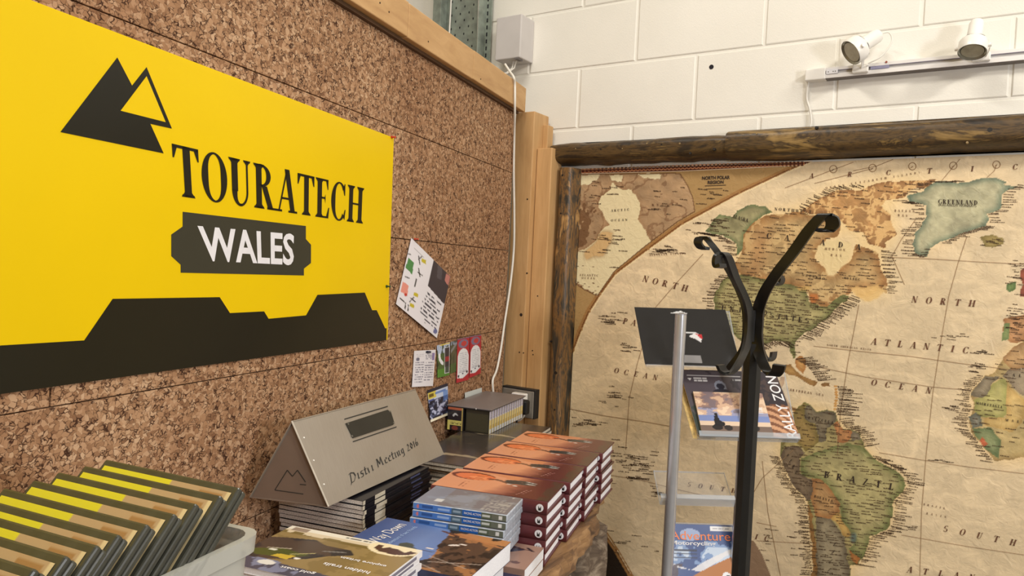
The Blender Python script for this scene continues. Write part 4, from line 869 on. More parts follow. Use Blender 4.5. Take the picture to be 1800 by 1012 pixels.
def a_orange(rgb, U, V):
    rgb[:] = (212, 148, 112); g1 = vnoise(U, V, 5, 3, 4)
    k = np.clip((U-.50+.14*(g1-.5)-.16*(V-.4))/.26, 0, 1)[..., None]; rgb[:] = rgb*(1-k)+np.array([88, 38, 40])*k
    put(rgb, (V > .80) & (g1 > .42) & (U < .62), (200, 130, 90), .8)
    put(rgb, ell(U, V, .22, .72, .20, .20), (104, 46, 26)); put(rgb, ell(U, V, .245, .70, .18, .165), (216, 116, 70)); put(rgb, ell(U, V, .30, .66, .10, .09), (232, 144, 96), .8)
    put(rgb, seg(U, V, .18, .58, .34, .60, .02), (120, 56, 36), .7); put(rgb, seg(U, V, .26, .73, .31, .73, .018), (92, 44, 34), .8); put(rgb, seg(U, V, .26, .64, .31, .65, .018), (92, 44, 34), .8); put(rgb, ell(U, V, .37, .68, .02, .05), (150, 70, 52), .7)
    put(rgb, (np.abs(V-.62-.06*np.sin(U*18)) < .035) & (U > .38) & (U < .6), (92, 60, 48), .8)
    put(rgb, ell(U, V, .66, .70, .15, .10) & (vnoise(U, V, 14, 6) > .36), (48, 54, 58)); put(rgb, ell(U, V, .60, .66, .08, .07), (44, 50, 54), .9)
    for a in ((.70, .78, .78, .74, .022), (.72, .68, .78, .66, .03), (.57, .55, .585, .56, .03), (.635, .51, .645, .50, .035)): put(rgb, seg(U, V, *a), (206, 204, 200), .9)
    put(rgb, (U > .90) & (vnoise(U, V, 9, 4) > .45), (70, 56, 46), .8); put(rgb, seg(U, V, .72, .12, .77, .40, .008), (190, 150, 140), .7); put(rgb, seg(U, V, .76, .18, .80, .40, .006), (190, 150, 140), .6)
    dashes(rgb, V, 1-U, .10, .58, .46, .66, 2, (210, 150, 120), 5, .8, .8); dashes(rgb, V, 1-U, .12, .74, .40, .80, 2, (120, 66, 48), 9, .7, .7)
def sp_maroon(t, W, T):
    c = (W-.014, -.0045, T*.52); n_ = 18
    MB().tube([X3(*c), X3(c[0], c[1]-.0006, c[2])], T*.30, 18).build('spine_emblem', M_WHITEP, t)
    p = MB(); p.add([(c[0]-.0028, c[1]-.0009, c[2]-.005), (c[0]+.0028, c[1]-.0009, c[2]-.005), (c[0]+.0028, c[1]-.0009, c[2]+.004), (c[0], c[1]-.0009, c[2]-.001), (c[0]-.0028, c[1]-.0009, c[2]+.004)], [(0, 1, 2, 3, 4)]); p.build('spine_emblem', M_INK, t, solid=False)
def place(fr_pt, W, rz):   # origin of a book from its front-right corner
    return fr_pt-np.array([math.cos(rz), math.sin(rz), 0])*W
OW, OD, OT = .250, .142, .0262
bk = None; cols = (('nearest', -.711, 1.262), ('second', -.743, 1.408), ('third', -.776, 1.552), ('farthest', -.806, 1.702))
for ci, (cn, x, y) in enumerate(cols):
    for k in range(5):
        rz = AL+math.radians(1.2+random.uniform(-1.2, 1.2)+(4, 2, 1, 0)[ci]*.4); jx = random.uniform(-.003, .003)
        p = place(np.array([x+jx, y+random.uniform(-.002, .002), H-.455-(.0 if ci < 3 else .0015)-OT*(k+1)+.0003-(.0 if ci < 3 else .006*(k == 0)*0)]), OW, rz)
        lab = 'maroon and orange hardback, %s, in the %s of four stacks' % (nth(k, 5), cn)
        if bk is None: bk = hardback('hardback_book', lab, 'book', tuple(p), rz, OW, OD, OT-.0006, M_MAROON, a_orange, 'maroon and orange hardbacks in four stacks', sp_maroon); 
        else:
            o = copy_tree(bk); o.location = Vector(p); o.rotation_euler = (0, 0, rz); o['label'] = lab
# blue boxed discs
M_CLEAR = mat('clear_sleeve_edge', (176, 184, 196), .25, 0, .1, 90, .2)
M_BLUE = mat('disc_blue', (70, 118, 190), .3, 0, .04, 30, 0)
def a_disc(rgb, U, V):
    rgb[:] = (128, 130, 138); n_ = vnoise(U, V, 4, 12, 4); put(rgb, n_ > .5, (112, 104, 108), .6); put(rgb, n_ < .38, (140, 146, 160), .7); put(rgb, U < .25, (134, 148, 176), .4)
    put(rgb, box_m(U, V, .17, .16, .27, .32), (202, 204, 206)); dashes(rgb, U, V, .70, .08, .95, .62, 8, (186, 184, 176), 4, .8, .75); dashes(rgb, U, V, .55, .62, .85, .86, 3, (150, 148, 146), 6, .6); put(rgb, box_m(U, V, .9, .86, .93, .91), (206, 206, 200))
DW, DD, DT = .190, .117, .0140
def disc_box(label, loc, rz):
    t = thing('disc_box', label, 'DVD box', loc, rz, 'blue disc boxes in the stack')
    MB().box((0, 0, 0), (DW, DD, DT-.0008)).build('case', M_CLEAR, t, bevel=.002)
    U, V = grid(60, 40); P = np.stack([.002+(DW-.004)*U, .002+(DD-.004)*V, np.full(U.shape, DT-.0004)], -1); rgb = np.ones(U.shape+(3,))*128.; a_disc(rgb, U, V); sheet('back_print', P, rgb, M_GLOSS, t)
    U, V = grid(110, 9); P = np.stack([.002+(DW-.004)*U, np.full(U.shape, -.0004), .001+(DT-.0028)*V], -1); rgb = np.ones(U.shape+(3,))*np.array([74, 120, 196.])
    put(rgb, U < .06, (90, 132, 200)); put(rgb, ell(U, V, .05, .5, .014, .32), (214, 120, 110)); put(rgb, box_m(U, V, .10, .25, .22, .8), (50, 86, 150)); put(rgb, box_m(U, V, .27, .3, .40, .75), (150, 178, 224)); put(rgb, U > .42, (76, 98, 116)); put(rgb, (U > .535), (38, 92, 170)); put(rgb, (U > .74), (86, 94, 76)); put(rgb, box_m(U, V, .75, .35, .83, .7), (196, 200, 196)); put(rgb, U > .85, (100, 104, 92)); put(rgb, box_m(U, V, .92, .2, .955, .8), (216, 216, 214))
    put(rgb, box_m(U, V, .44, .35, .52, .65), (140, 160, 176)); sheet('spine_print', P, rgb, M_GLOSS, t)
    lettering(t, sans('RACING ACTION', .01), lambda u, v: X3(DW*(.555+.175*u), -.0008, DT*(.34+.3*v)), M_WHITEP)
    return t
dv = None
for k in range(6):
    rz = AL+math.radians(4.0)+random.uniform(-.006, .006)
    p = place(np.array([-.728+.001*math.sin(k*2), 1.143-.003*(k > 1)-.002*k, H-.455-DT*(k+1)]), DW, rz)
    lab = 'clear-sleeved disc box with a bright blue spine, %s of the stack' % nth(k, 6)
    if dv is None: dv = disc_box(lab, tuple(p), rz)
    else: o = copy_tree(dv); o.location = Vector(p); o.rotation_euler = (0, 0, rz); o['label'] = lab
# tan paperbacks under the discs
M_TAN = mat('tan_card', (150, 118, 102), .4, 0, .05, 40, 0); M_NAVY = mat('navy_card', (44, 48, 78), .35, 0, .08, 40, 0)
def paperback(name, label, cat, loc, rz, W, D, T, cover, art=None, group=None, page=None, spine='front', an=(70, 46)):
    t = thing(name, label, cat, loc, rz, group); ct = .0006
    MB().box((.0005, .001, ct), (W-.0005, D-.0005, T-ct)).build('page_block', page or M_PAGE, t)
    b = MB(); b.box((0, 0, 0), (W, D, ct)); b.box((0, 0, T-ct), (W, D, T))
    if spine == 'front': b.box((0, -.0006, 0), (W, .0004, T))
    elif spine == 'right': b.box((W-.0004, 0, 0), (W+.0006, D, T))
    elif spine == 'left': b.box((-.0006, 0, 0), (.0004, D, T))
    b.build('cover', cover, t)
    if art:
        U, V = grid(*an); P = np.stack([W*U, D*V, np.full(U.shape, T+.0003)], -1); rgb = np.ones(U.shape+(3,))*128.; art(rgb, U, V); sheet('cover_print', P, rgb, M_GLOSS, t)
    return t
def a_tan(rgb, U, V):
    rgb[:] = (158, 126, 112); n_ = vnoise(U, V, 6, 5, 4); d = inpoly(U, V, [(0, 0), (.62, 0), (.78, .25), (.72, .55), (.86, .78), (.55, .95), (.2, .8), (0, .9)]); put(rgb, d, (58, 58, 78)); put(rgb, d & (n_ > .55), (74, 70, 84), .8)
    put(rgb, seg(U, V, .55, .80, .92, .78, .03), (70, 46, 48)); put(rgb, seg(U, V, .86, .86, .93, .76, .04), (44, 36, 44)); put(rgb, ell(U, V, .86, .22, .05, .05), (96, 70, 70), .9)
t1 = None
SWd, SDp = .198, .119
for k in range(2):
    rz = AL+math.radians(1); p = place(np.array([-.681, 1.136, H-.543-.0215*(k+1)]), SWd, rz)
    if t1 is None: t1 = paperback('tan_paperback', 'tan and navy paperback lying directly under the blue disc boxes', 'book', tuple(p), rz, SWd, SDp, .0212, M_TAN, a_tan, 'tan paperbacks under the discs')
    else: o = copy_tree(t1); o.location = Vector(p); o.rotation_euler = (0, 0, rz); o['label'] = 'lower tan paperback, flat on the slab under its twin'
def a_navy(rgb, U, V): rgb[:] = (46, 50, 78); dashes(rgb, V, 1-U, .12, .04, .8, .22, 4, (206, 206, 214), 3, .8, .8); put(rgb, vnoise(U, V, 5, 7) > .6, (60, 62, 84), .6)
rz = AL; p = place(np.array([-.656, 1.005, H-HT+.0005]), .24, rz)
nv_ = paperback('navy_paperback', 'navy paperback with white text under the blue sky travel books', 'book', tuple(p), rz, .24, .137, .032, M_NAVY, a_navy)
# the sky-blue travel book and its copies
def a_lwd(rgb, U, V):
    rgb[:] = (92, 122, 176); k = np.clip(U/.45, 0, 1)[..., None]; rgb[:] = np.array([44, 68, 124])*(1-k)+np.array([98, 124, 178])*k
    n_ = vnoise(U*1.6, V, 7, 21, 4); m = (U > .60-.10*(V-.5)+.12*(n_-.5)); put(rgb, m, (78, 58, 46)); put(rgb, m & (n_ > .60), (150, 104, 66)); put(rgb, m & (n_ < .40), (34, 28, 26)); put(rgb, m & (V > .86) & (n_ > .40), (176, 122, 76))
    put(rgb, seg(U, V, .50, .93, .62, .88, .035), (90, 56, 44)); put(rgb, seg(U, V, .60, .92, .98, .80, .03), (168, 112, 70))
    put(rgb, ell(U, V, .40, .42, .055, .07) & (n_ > .35), (58, 66, 60)); put(rgb, seg(U, V, .34, .36, .62, .40, .012), (40, 44, 66)); put(rgb, ell(U, V, .46, .38, .03, .03), (60, 68, 70))
    for a in ((.66, .63, .70, .66, .035), (.72, .70, .745, .70, .03), (.55, .46, .58, .46, .03)): put(rgb, seg(U, V, *a), (216, 206, 200))
    for a in ((.62, .30, .92, .20, .012), (.66, .18, .98, .34, .014), (.60, .12, .80, .02, .012)): put(rgb, seg(U, V, *a), (170, 156, 146), .8)
lw = None
for k in range(2):
    T_ = .0345; rz = AL+math.radians(-1.5+2.5*k); p = place(np.array([-.652-.004*k, .918, H-.480-T_*(k+1)]), .252, rz)
    if lw is None:
        lw = paperback('travel_book', 'thick travel book with a blue sky and desert crowd cover, title down its left side', 'book', tuple(p), rz, .252, .178, T_-.0006, M_NAVY, a_lwd, 'blue sky travel books', an=(110, 80))
        lettering(lw, sans('Long Way Down', -.004), lambda u, v: X3(.060-.030*v, .010+.150*u, T_+.0004), M_WHITEP)
        letters(MB(), sans('the new adventure of two friends', 0), lambda u, v: X3(.075-.009*v, .03+.13*u, T_+.0004)).build('lettering', mat('pale_blue_ink', (150, 176, 220), .6), lw, solid=False)
    else:
        o = copy_tree(lw); o.location = Vector(p); o.rotation_euler = (0, 0, rz); o['label'] = 'lower copy of the thick travel book, under the one with the blue sky cover'
# off-road magazines at the front
M_FCOV = mat('olive_cover_card', (196, 190, 178), .35, 0, .05, 40, 0)
def a_front(rgb, U, V):
    rgb[:] = (142, 120, 78); n_ = vnoise(U*1.4, V, 5, 31, 4); put(rgb, n_ > .56, (126, 106, 66), .8); put(rgb, (V > .84), (208, 192, 164)); put(rgb, (V > .92), (222, 216, 202)); dashes(rgb, U, V, .45, .93, .72, .98, 1, (60, 60, 60), 3, .8)
    put(rgb, box_m(U, V, .04, .9, .16, .985), (150, 132, 116))
    put(rgb, (np.abs(V-.86+.05*U) < .03) & (n_ > .42), (110, 92, 48), .9)
    b = inpoly(U, V, [(-.1, .62), (.12, .72), (.3, .78), (.42, .70), (.60, .70), (.66, .62), (.52, .50), (.42, .36), (.34, .30), (.2, .22), (-.1, .2)]); put(rgb, b, (48, 44, 46)); put(rgb, b & (n_ > .52), (78, 62, 52), .9)
    put(rgb, inpoly(U, V, [(0, .36), (.2, .48), (.42, .44), (.3, .32), (.1, .26)]), (76, 82, 36)); put(rgb, inpoly(U, V, [(.22, .36), (.34, .38), (.32, .28), (.2, .3)]), (196, 168, 60))
    put(rgb, V < .22-.1*U, (74, 72, 88)); put(rgb, (V < .22) & (n_ > .55) & (U < .5), (120, 124, 150)); put(rgb, ell(U, V, .24, .16, .06, .05), (216, 214, 210)); put(rgb, ell(U, V, .37, .34, .02, .02), (226, 222, 214)); put(rgb, ell(U, V, .15, .42, .03, .022), (216, 214, 200))
    put(rgb, seg(U, V, .10, .44, .24, .50, .016), (170, 160, 140)); put(rgb, seg(U, V, .45, .58, .58, .64, .02), (120, 116, 112)); put(rgb, seg(U, V, .30, .40, .42, .50, .014), (170, 160, 110))
    put(rgb, ell(U, V, .82, .90, .17, .15), (228, 214, 180)); 
    put(rgb, inpoly(U, V, [(.70, .94), (.70, .86), (.76, .80), (.88, .79), (.96, .84), (.99, .92), (.94, .93), (.92, .87), (.86, .92), (.79, .93), (.75, .88), (.74, .95)]), (70, 44, 40))
fm = None; FT = .0105
for k in range(13):
    rz = AL+math.radians(1.0)+random.uniform(-.02, .02)*(k > 0); p = place(np.array([-.692+(.0 if k < 1 else random.uniform(-.008, .002)), .738+random.uniform(-.004, .004)*(k > 0), H-.450-FT*(k+1)]), .243, rz)
    lab = 'white-spined riding magazine in the front pile, ' + nth(k, 13)
    if fm is None:
        fm = paperback('riding_magazine', 'topmost off-road riding magazine of the front pile, olive bike photo cover', 'magazine', tuple(p), rz, .243, .170, FT-.0008, M_WHITEP, a_front, 'riding magazines in the front pile', spine='right', an=(120, 84))
        # printed lines read from the far side
        for tx, u0, u1, v0 in (('explore britain', .60, .92, .56), ('hidden trails', .56, .88, .37), ('gold coast', .36, .60, .16)):
            lettering(fm, sans(tx, .012), (lambda u0, u1, v0: lambda u, v: X3(.243*(u1-(u1-u0)*u), .170*(v0-.058*v-.10*(1-u)*0), FT+.0002))(u0, u1, v0), M_WHITEP)
        MB().add([(.2438, .02, .0025), (.2438, .15, .0025), (.2438, .15, .0075), (.2438, .02, .0075)], [(0, 1, 2, 3)]).build('spine_text', mat('spine_grey_print', (120, 116, 130), .6), fm, solid=False)
    else:
        o = copy_tree(fm)
        for c in list(o.children):
            if c.name.startswith('lettering') or c.name.startswith('cover_print'): bpy.data.objects.remove(c)
        o.location = Vector(p); o.rotation_euler = (0, 0, rz); o['label'] = lab

# ------------------------------------------------------------------ magazines under the metal tent and behind it
M_MPAGE = mat('grey_page_edges', (196, 188, 180), .7, 0, .2, 500, .4); M_MBLK = mat('black_gloss_card', (24, 24, 30), .22, 0, .1, 30, 0); M_CREAM = mat('cream_spine_print', (196, 186, 166), .4)
mg = None; MT = .0088
for k in range(14):
    rz = AL+random.uniform(-.012, .012); W_, D_ = .196, .285
    q = SW(1.237+random.uniform(-.002, .002), .030+.0007*k+random.uniform(-.002, .002), -.4640-MT*(k+1))
    lab = 'black-spined magazine under the metal tent sign, ' + nth(k, 14)
    if mg is None:
        mg = thing('brochure', 'black-spined magazine right under the metal tent sign, top of its pile', 'magazine', tuple(q), rz, 'black-spined magazines under the tent sign')
        MB().box((0, 0, .0005), (W_-.001, D_, MT-.0012)).build('page_block', M_MPAGE, mg)
        b = MB(); b.box((0, 0, 0), (W_, D_, .0006)); b.box((0, 0, MT-.0012), (W_, D_, MT-.0006)); b.box((W_-.0008, 0, 0), (W_+.0006, D_, MT-.0006)); b.build('cover', M_MBLK, mg, bevel=.0003)
        MB().box((W_, .045, .0002), (W_+.0009, .085, MT-.0008)).build('spine_band', M_CREAM, mg)
        MB().box((W_, 0.0, .0002), (W_+.0009, .008, MT-.0008)).build('spine_band', M_CREAM, mg)
        MB().box((W_, .195, .0025), (W_+.0009, .240, MT-.0030)).build('spine_band', mat('blue_spine_print', (70, 76, 112), .4), mg)
    else: o = copy_tree(mg); o.location = Vector(q); o.rotation_euler = (0, 0, rz); o['label'] = lab
M_DKC = mat('dark_sand_cover', (74, 68, 60), .35, 0, .18, 7, 0); M_PG2 = mat('pale_page_edges', (206, 196, 180), .7, 0, .14, 600, .3)
def a_dark(rgb, U, V):
    rgb[:] = (60, 54, 50); n_ = vnoise(U*1.5, V, 5, 41, 4); put(rgb, n_ > .56, (84, 74, 62), .7); put(rgb, inpoly(U, V, [(.1, .32), (.3, .26), (.5, .3), (.9, .28), (.6, .36), (.3, .34)]), (176, 160, 130), .85)
m2 = None
for pi, (s0, w0, top, nn_, pos) in enumerate(((1.690, .075, -.500, 9, 'middle'), (1.985, .060, -.505, 8, 'far'))):
    for k in range(nn_):
        rz = AL+random.uniform(-.015, .015); q = SW(s0+random.uniform(-.004, .004), w0+random.uniform(-.004, .004), top-.0095*(k+1))
        lab = 'dark sand-covered magazine in the %s pile by the cork, %s' % (pos, nth(k, nn_))
        if m2 is None: m2 = paperback('dark_magazine', lab, 'magazine', tuple(q), rz, .225, .290, .0091, M_DKC, a_dark, 'dark magazines in the two piles by the cork', M_PG2, 'left', (60, 60))
        else: o = copy_tree(m2); o.location = Vector(q); o.rotation_euler = (0, 0, rz); o['label'] = lab
# the grey folder on the upright booklets
M_GREYF = mat('grey_folder_card', (118, 110, 108), .4, 0, .03, 20, .1)
fo = thing('grey_folder', 'flat grey folder lying on top of the row of upright booklets', 'folder', tuple(SW(2.062, .008, -.431)), AL-.01)
MB().box((0, 0, 0), (.150, .304, .0035)).build('board', M_GREYF, fo, bevel=.001)
MB().box((.003, .002, -.0025), (.147, .300, 0)).build('papers', mat('folder_dark_inside', (50, 46, 48), .6), fo)
MB().tube([X3(.100, -.0005, .001), X3(.100, -.0015, .001)], .0018, 8).build('stud', M_WHITEM, fo)
bt = None; NB = 14; bw_ = .0214; BH = .0700
def booklet(lab, loc, rz):
    t = thing('booklet', lab, 'booklet', loc, rz, 'upright booklets under the grey folder')
    W_, T_, h_ = .078, bw_-.001, BH
    MB().box((0, 0, 0), (W_, T_, h_)).build('case', mat('booklet_dark', (54, 50, 40), .4, 0, .1, 20, 0), t, bevel=.001)
    U, V = grid(14, 60); P = np.stack([np.full(U.shape, W_+.0004), T_*(.05+.9*U), h_*V], -1); rgb = np.ones(U.shape+(3,))*np.array([214, 206, 196.])
    put(rgb, V > .62, (186, 184, 206)); dashes(rgb, U*.3, V, 0, .64, .3, .97, 9, (84, 80, 120), 4, .7, .6); put(rgb, (V < .58) & (V > .32), (222, 200, 132)); put(rgb, (V < .36) & (V > .2), (206, 176, 100)); put(rgb, V < .2, (206, 210, 216)); put(rgb, (U < .22), (236, 226, 178)); put(rgb, (U < .3) & (V > .62), (230, 226, 236)); put(rgb, U > .92, (150, 130, 90), .6)
    sheet('spine_print', P, rgb, M_GLOSS, t)
    MB().box((.004, -.0008, .004), (W_-.004, .0, h_-.012)).build('cover_panel', mat('booklet_olive', (66, 62, 46), .4, 0, .05, 300, 0), t)
    return t
zb = -.4335-BH-.0005
for k in range(NB):
    q = SW(2.068+bw_*k, .0715+.0001*k, zb); lab = 'upright yellow-spined booklet, %s in the row under the grey folder' % (['nearest', 'second', 'third', 'fourth', 'fifth', 'sixth', 'seventh', 'eighth', 'ninth', 'tenth', 'eleventh', 'twelfth', 'thirteenth', 'farthest'][k])
    if bt is None: bt = booklet(lab, tuple(q), AL-.01)
    else: o = copy_tree(bt); o.location = Vector(q); o['label'] = lab
bx = thing('orange_topped_book', 'small black book with yellow label upright beside the booklets, under the folder', 'book', tuple(SW(2.064, .012, zb)), AL-.01)
MB().box((0, 0, 0), (.053, .28, BH)).build('block', mat('small_black_book', (36, 32, 32), .4), bx, bevel=.001)
U, V = grid(30, 44); P = np.stack([.001+.051*U, np.full(U.shape, -.0005), BH*V], -1); rgb = np.ones(U.shape+(3,))*np.array([40, 36, 40.])
put(rgb, V > .9, (176, 96, 66)); put(rgb, inpoly(U, V, [(.3, .66), (.45, .76), (.6, .74), (.7, .64), (.5, .68), (.4, .58)]), (190, 190, 190)); put(rgb, (V < .42) & (V > .22), (206, 196, 110)); put(rgb, (V < .24) & (U < .15), (206, 196, 110)); dashes(rgb, U, V, .2, .26, .9, .38, 2, (60, 56, 40), 2, .8, .8); put(rgb, ell(U, V, .5, .1, .2, .1), (120, 60, 50)); put(rgb, U > .93, (170, 150, 90)); sheet('cover_print', P, rgb, M_GLOSS, bx)

# ------------------------------------------------------------------ metal tent sign
M_STEEL = None
m_, nt, b = newmat('brushed_steel'); v = coords(nt, scale=(6, 60, 6)); n_ = noise(nt, 6, 5, .6, v); n2_ = noise(nt, 5, 3, .5, coords(nt))
mxx = nt.nodes.new('ShaderNodeMix'); mxx.data_type = 'RGBA'; mxx.inputs[0].default_value = .5
nt.links.new(ramp(nt, n_.outputs[0], [(.3, (160, 152, 140)), (.7, (172, 164, 152))]), mxx.inputs[6]); nt.links.new(ramp(nt, n2_.outputs[0], [(.3, (158, 148, 134)), (.7, (176, 168, 158))]), mxx.inputs[7])
nt.links.new(mxx.outputs[2], b.inputs['Base Color']); b.inputs['Metallic'].default_value = .55; b.inputs['Roughness'].default_value = .48; M_STEEL = m_
A = SW(1.146, .031, -.460); B = SW(1.170, .193, -.460); Bb = SW(1.629, .211, -.460); Ab = Bb+(A-B)*1.0
AP = (A+B)/2+UP*.1535; APb = (Ab+Bb)/2+UP*.1535
tn_ = wthing('tent_display', 'folded grey steel tent sign with cut-out lettering on top of the magazine pile', 'display sign', tuple((A+B+Ab+Bb)/4))
th = .0022
nf = np.cross(Bb-B, AP-B); nf /= np.linalg.norm(nf); nf = nf if nf@NN > 0 else -nf
nb_ = np.cross(Ab-A, AP-A); nb_ /= np.linalg.norm(nb_); nb_ = nb_ if nb_@NN < 0 else -nb_
MB().prism([B, Bb, APb, AP], -nf*th).build('front_plate', M_STEEL, tn_, bevel=.0005)
MB().prism([A, AP, APb, Ab], -nb_*th).build('back_plate', M_STEEL, tn_)
e1 = (B-A)/np.linalg.norm(B-A); en = np.cross(e1, UP)
en = en if en@ES < 0 else -en
I_ = ES*.004
M_STEELD = mat('steel_end_shaded', (134, 116, 102), .5, .35, .05, 8, 0)  # shading of the tent ends put into a browner, darker steel colour
MB().prism([A+I_+NN*.003, B+I_-NN*.003, AP+I_-UP*.005], ES*.002).build('end_plate', M_STEELD, tn_)
MB().prism([Ab-I_+NN*.003, Bb-I_-NN*.003, APb-I_-UP*.005], -ES*.002).build('end_plate', M_STEELD, tn_)
b_ = MB(); 
b_.prism([A, B, B-UP*.0015, A-UP*.0015], ES*.006); b_.build('base_lip', M_STEELD, tn_)
def ff(u, v, o=.0006): return (B*(1-u)*(1-v)+Bb*u*(1-v)+APb*u*v+AP*(1-u)*v)+nf*o
# pixel -> front plate
def fpx(px, py, o=.0006): k = ray(px, py); t = ((B-CAMP)@nf+o)/(k@nf); return CAMP+k*t
M_CUT = mat('cut_out_dark', (44, 42, 38), .7)
insp = MB().prism([fpx(607, 744), fpx(681, 720), fpx(683.5, 722.5), fpx(686, 722), fpx(693, 744), fpx(690, 747), fpx(620, 770)], nf*.0012).build('inset_panel', mat('dark_inset', (50, 50, 46), .35, .3), tn_)
for a in ((605.5, 736.5, 681.5, 714), (620.5, 776, 697, 750)):
    MB().prism([fpx(a[0], a[1]-1), fpx(a[2], a[3]-1), fpx(a[2], a[3]+1), fpx(a[0], a[1]+1)], nf*.0003).build('slot', M_CUT, tn_)
for px, py in ((612, 745), (619, 766), (692, 743), (685, 723)): p = fpx(px, py, .0018); MB().tube([p, p+nf*.0006], .0022, 9).build('screw', mat('screw_grey', (120, 118, 110), .4, .5), insp)
for px, py in ((534, 769), (551, 809), (569, 851)): p = fpx(px, py, .0); MB().tube([p, p+nf*.0012], .0016, 8).build('rivet', M_WHITEM, tn_)
f = qfn(fpx(617, 850), fpx(737, 782), fpx(732, 768), fpx(612, 833))
lettering(tn_, nib('Distri Meeting 2016'), f, M_CUT)
# folded edge strip
MB().ribbon([B+nf*.0004, AP+nf*.0004], np.cross(AP-B, nf), .004, .0012).build('edge_fold', mat('steel_bright_edge', (206, 200, 190), .3, .4), tn_)
def epx(px, py): k = ray(px, py); n0 = np.cross(B-A, UP); q = A+I_-ES*.0006; return CAMP+k*(((q-CAMP)@n0)/(k@n0))
def eline(pts, nm='emblem_cut'):
    mb = MB()
    for (a, b2), (c, d) in zip(pts, pts[1:]):
        L = math.hypot(c-a, d-b2); nx, ny = -(d-b2)/L*.75, (c-a)/L*.75; mb.add([epx(a+nx, b2+ny), epx(c+nx, d+ny), epx(c-nx, d-ny), epx(a-nx, b2-ny)], [(0, 1, 2, 3)])
    mb.build(nm, M_CUT, tn_, solid=False)
eline([(483, 861), (505, 826), (514, 837), (523, 826), (537, 847)]); eline([(483, 861), (533, 868)]); eline([(527, 851), (538, 852)])

# ------------------------------------------------------------------ disc cases leaning in a tub
TLc = levelp(186, 806, .24); TRc = levelp(422, 856, .24)
xd = TRc-TLc; CL = np.linalg.norm(xd); xd /= CL
LEAN = math.radians(45)
dn = -math.cos(LEAN)*UP-math.sin(LEAN)*ES    # down the cover, leaning back from the viewer
nrm = np.cross(xd, dn); nrm = nrm/np.linalg.norm(nrm); nrm = nrm if nrm[2] > 0 else -nrm
M_CASE = mat('smoked_case_plastic', (58, 58, 50), .3, 0, .16, 30, .05)
def a_case(rgb, U, V):
    rgb[:] = (176, 148, 112); n_ = vnoise(U*1.5, V, 6, 51, 4); put(rgb, n_ > .60, (176, 142, 104), .6); put(rgb, U < .56, (208, 198, 50)); put(rgb, (U < .56) & (n_ > .6), (206, 196, 60), .5)
    put(rgb, (np.abs(V-.93) < .03) & (U > .78) & (n_ > .42), (150, 108, 66), .8); put(rgb, (U > .97), (206, 186, 142))
    put(rgb, ell(U, V, .66, .50, .06, .10), (112, 92, 72), .9); put(rgb, ell(U, V, .58, .42, .04, .06), (92, 74, 58), .8); put(rgb, ell(U, V, .72, .60, .10, .12), (124, 106, 86), .8); put(rgb, seg(U, V, .78, .42, .92, .32, .03), (140, 106, 78), .7); put(rgb, ell(U, V, .50, .60, .03, .04), (60, 50, 30), .9)
    put(rgb, seg(U, V, .10, .35, .44, .35, .12), (40, 38, 24), .8)
CD_, CT_ = .132, .0145
def case_proto():
    t = thing('disc_case', '', 'DVD case', (0, 0, 0), 0, 'dark disc cases leaning in the tub')
    R_ = lambda x, y, z: xd*x+dn*y+nrm*(z-CT_)
    def slab_(z0, z1, ins): return MB().add([R_(x, y, z) for z in (z0, z1) for y in (ins, CD_-ins) for x in (ins, CL-ins)], [(0, 2, 3, 1), (4, 5, 7, 6), (0, 1, 5, 4), (2, 6, 7, 3), (0, 4, 6, 2), (1, 3, 7, 5)])
    slab_(0, CT_*.48, 0).build('case_back', M_CASE, t, bevel=.0022); slab_(CT_*.52, CT_, 0).build('case_front', M_CASE, t, bevel=.0022); slab_(CT_*.4, CT_*.6, .0012).build('case_hinge', mat('case_seam', (30, 30, 26), .4), t)
    U, V = grid(90, 50); P = R_(0, 0, CT_+.0005)+xd*(.006+(CL-.012)*U)[..., None]+dn*(.008+(CD_-.016)*(1-V))[..., None]; rgb = np.ones(U.shape+(3,))*128.; a_case(rgb, U, V); sheet('cover_sheet', P, rgb, M_GLOSS, t)
    return t
cp_ = None
DSC = [0, .0285, .0575, .0875, .118, .146, .170, .1955, .222, .249]
ordn = ['farthest back', 'second from the back', 'third from the back', 'fourth from the back', 'fifth from the back', 'sixth from the back', 'seventh from the back', 'eighth from the back', 'second from the viewer', 'nearest the viewer']
for k, ds in enumerate(DSC):
    q = TLc-ES*ds-UP*.0005*k+NN*(.002*math.sin(k*2.3))
    if cp_ is None: cp_ = case_proto(); o = cp_
    else: o = copy_tree(cp_)
    o.location = Vector(q); o['label'] = 'dark disc case with yellow and sand cover in the tub, %s' % ordn[k]
# translucent tub
m_, nt, b = newmat('frosted_plastic'); b.inputs['Base Color'].default_value = (*lin((200, 200, 190)), 1); b.inputs['Roughness'].default_value = .35; b.inputs['Transmission Weight'].default_value = .0; b.inputs['Alpha'].default_value = .6
M_FROST = m_
ris = wthing('riser_box', 'plain brown box standing on the slab under the white tub', 'box', tuple(SW(.45, .36, -HT)), 0)
MB().box((.25, .16, -HT+.0008), (.47, .70, -.446), 0, (SW(0, 0, 0), NN, ES, UP)).build('carton', mat('brown_card', (150, 116, 80), .8), ris, bevel=.002)
tu = thing('storage_tub', 'translucent white plastic tub holding the leaning disc cases', 'tub', tuple(SW(.421, .355, -.4455)), AL)
Wt, Dt, Ht_, tp = .102, .225, .151, .008            # half width, half depth, height, taper
def rr(hw, hd, z, r_=.022, k=5):
    out = []
    for cx, cy, a0 in ((hw-r_, hd-r_, 0), (-hw+r_, hd-r_, 90), (-hw+r_, -hd+r_, 180), (hw-r_, -hd+r_, 270)):
        for i in range(k): a = math.radians(a0+90*i/(k-1)); out.append((cx+r_*math.cos(a), cy+r_*math.sin(a), z))
    return out
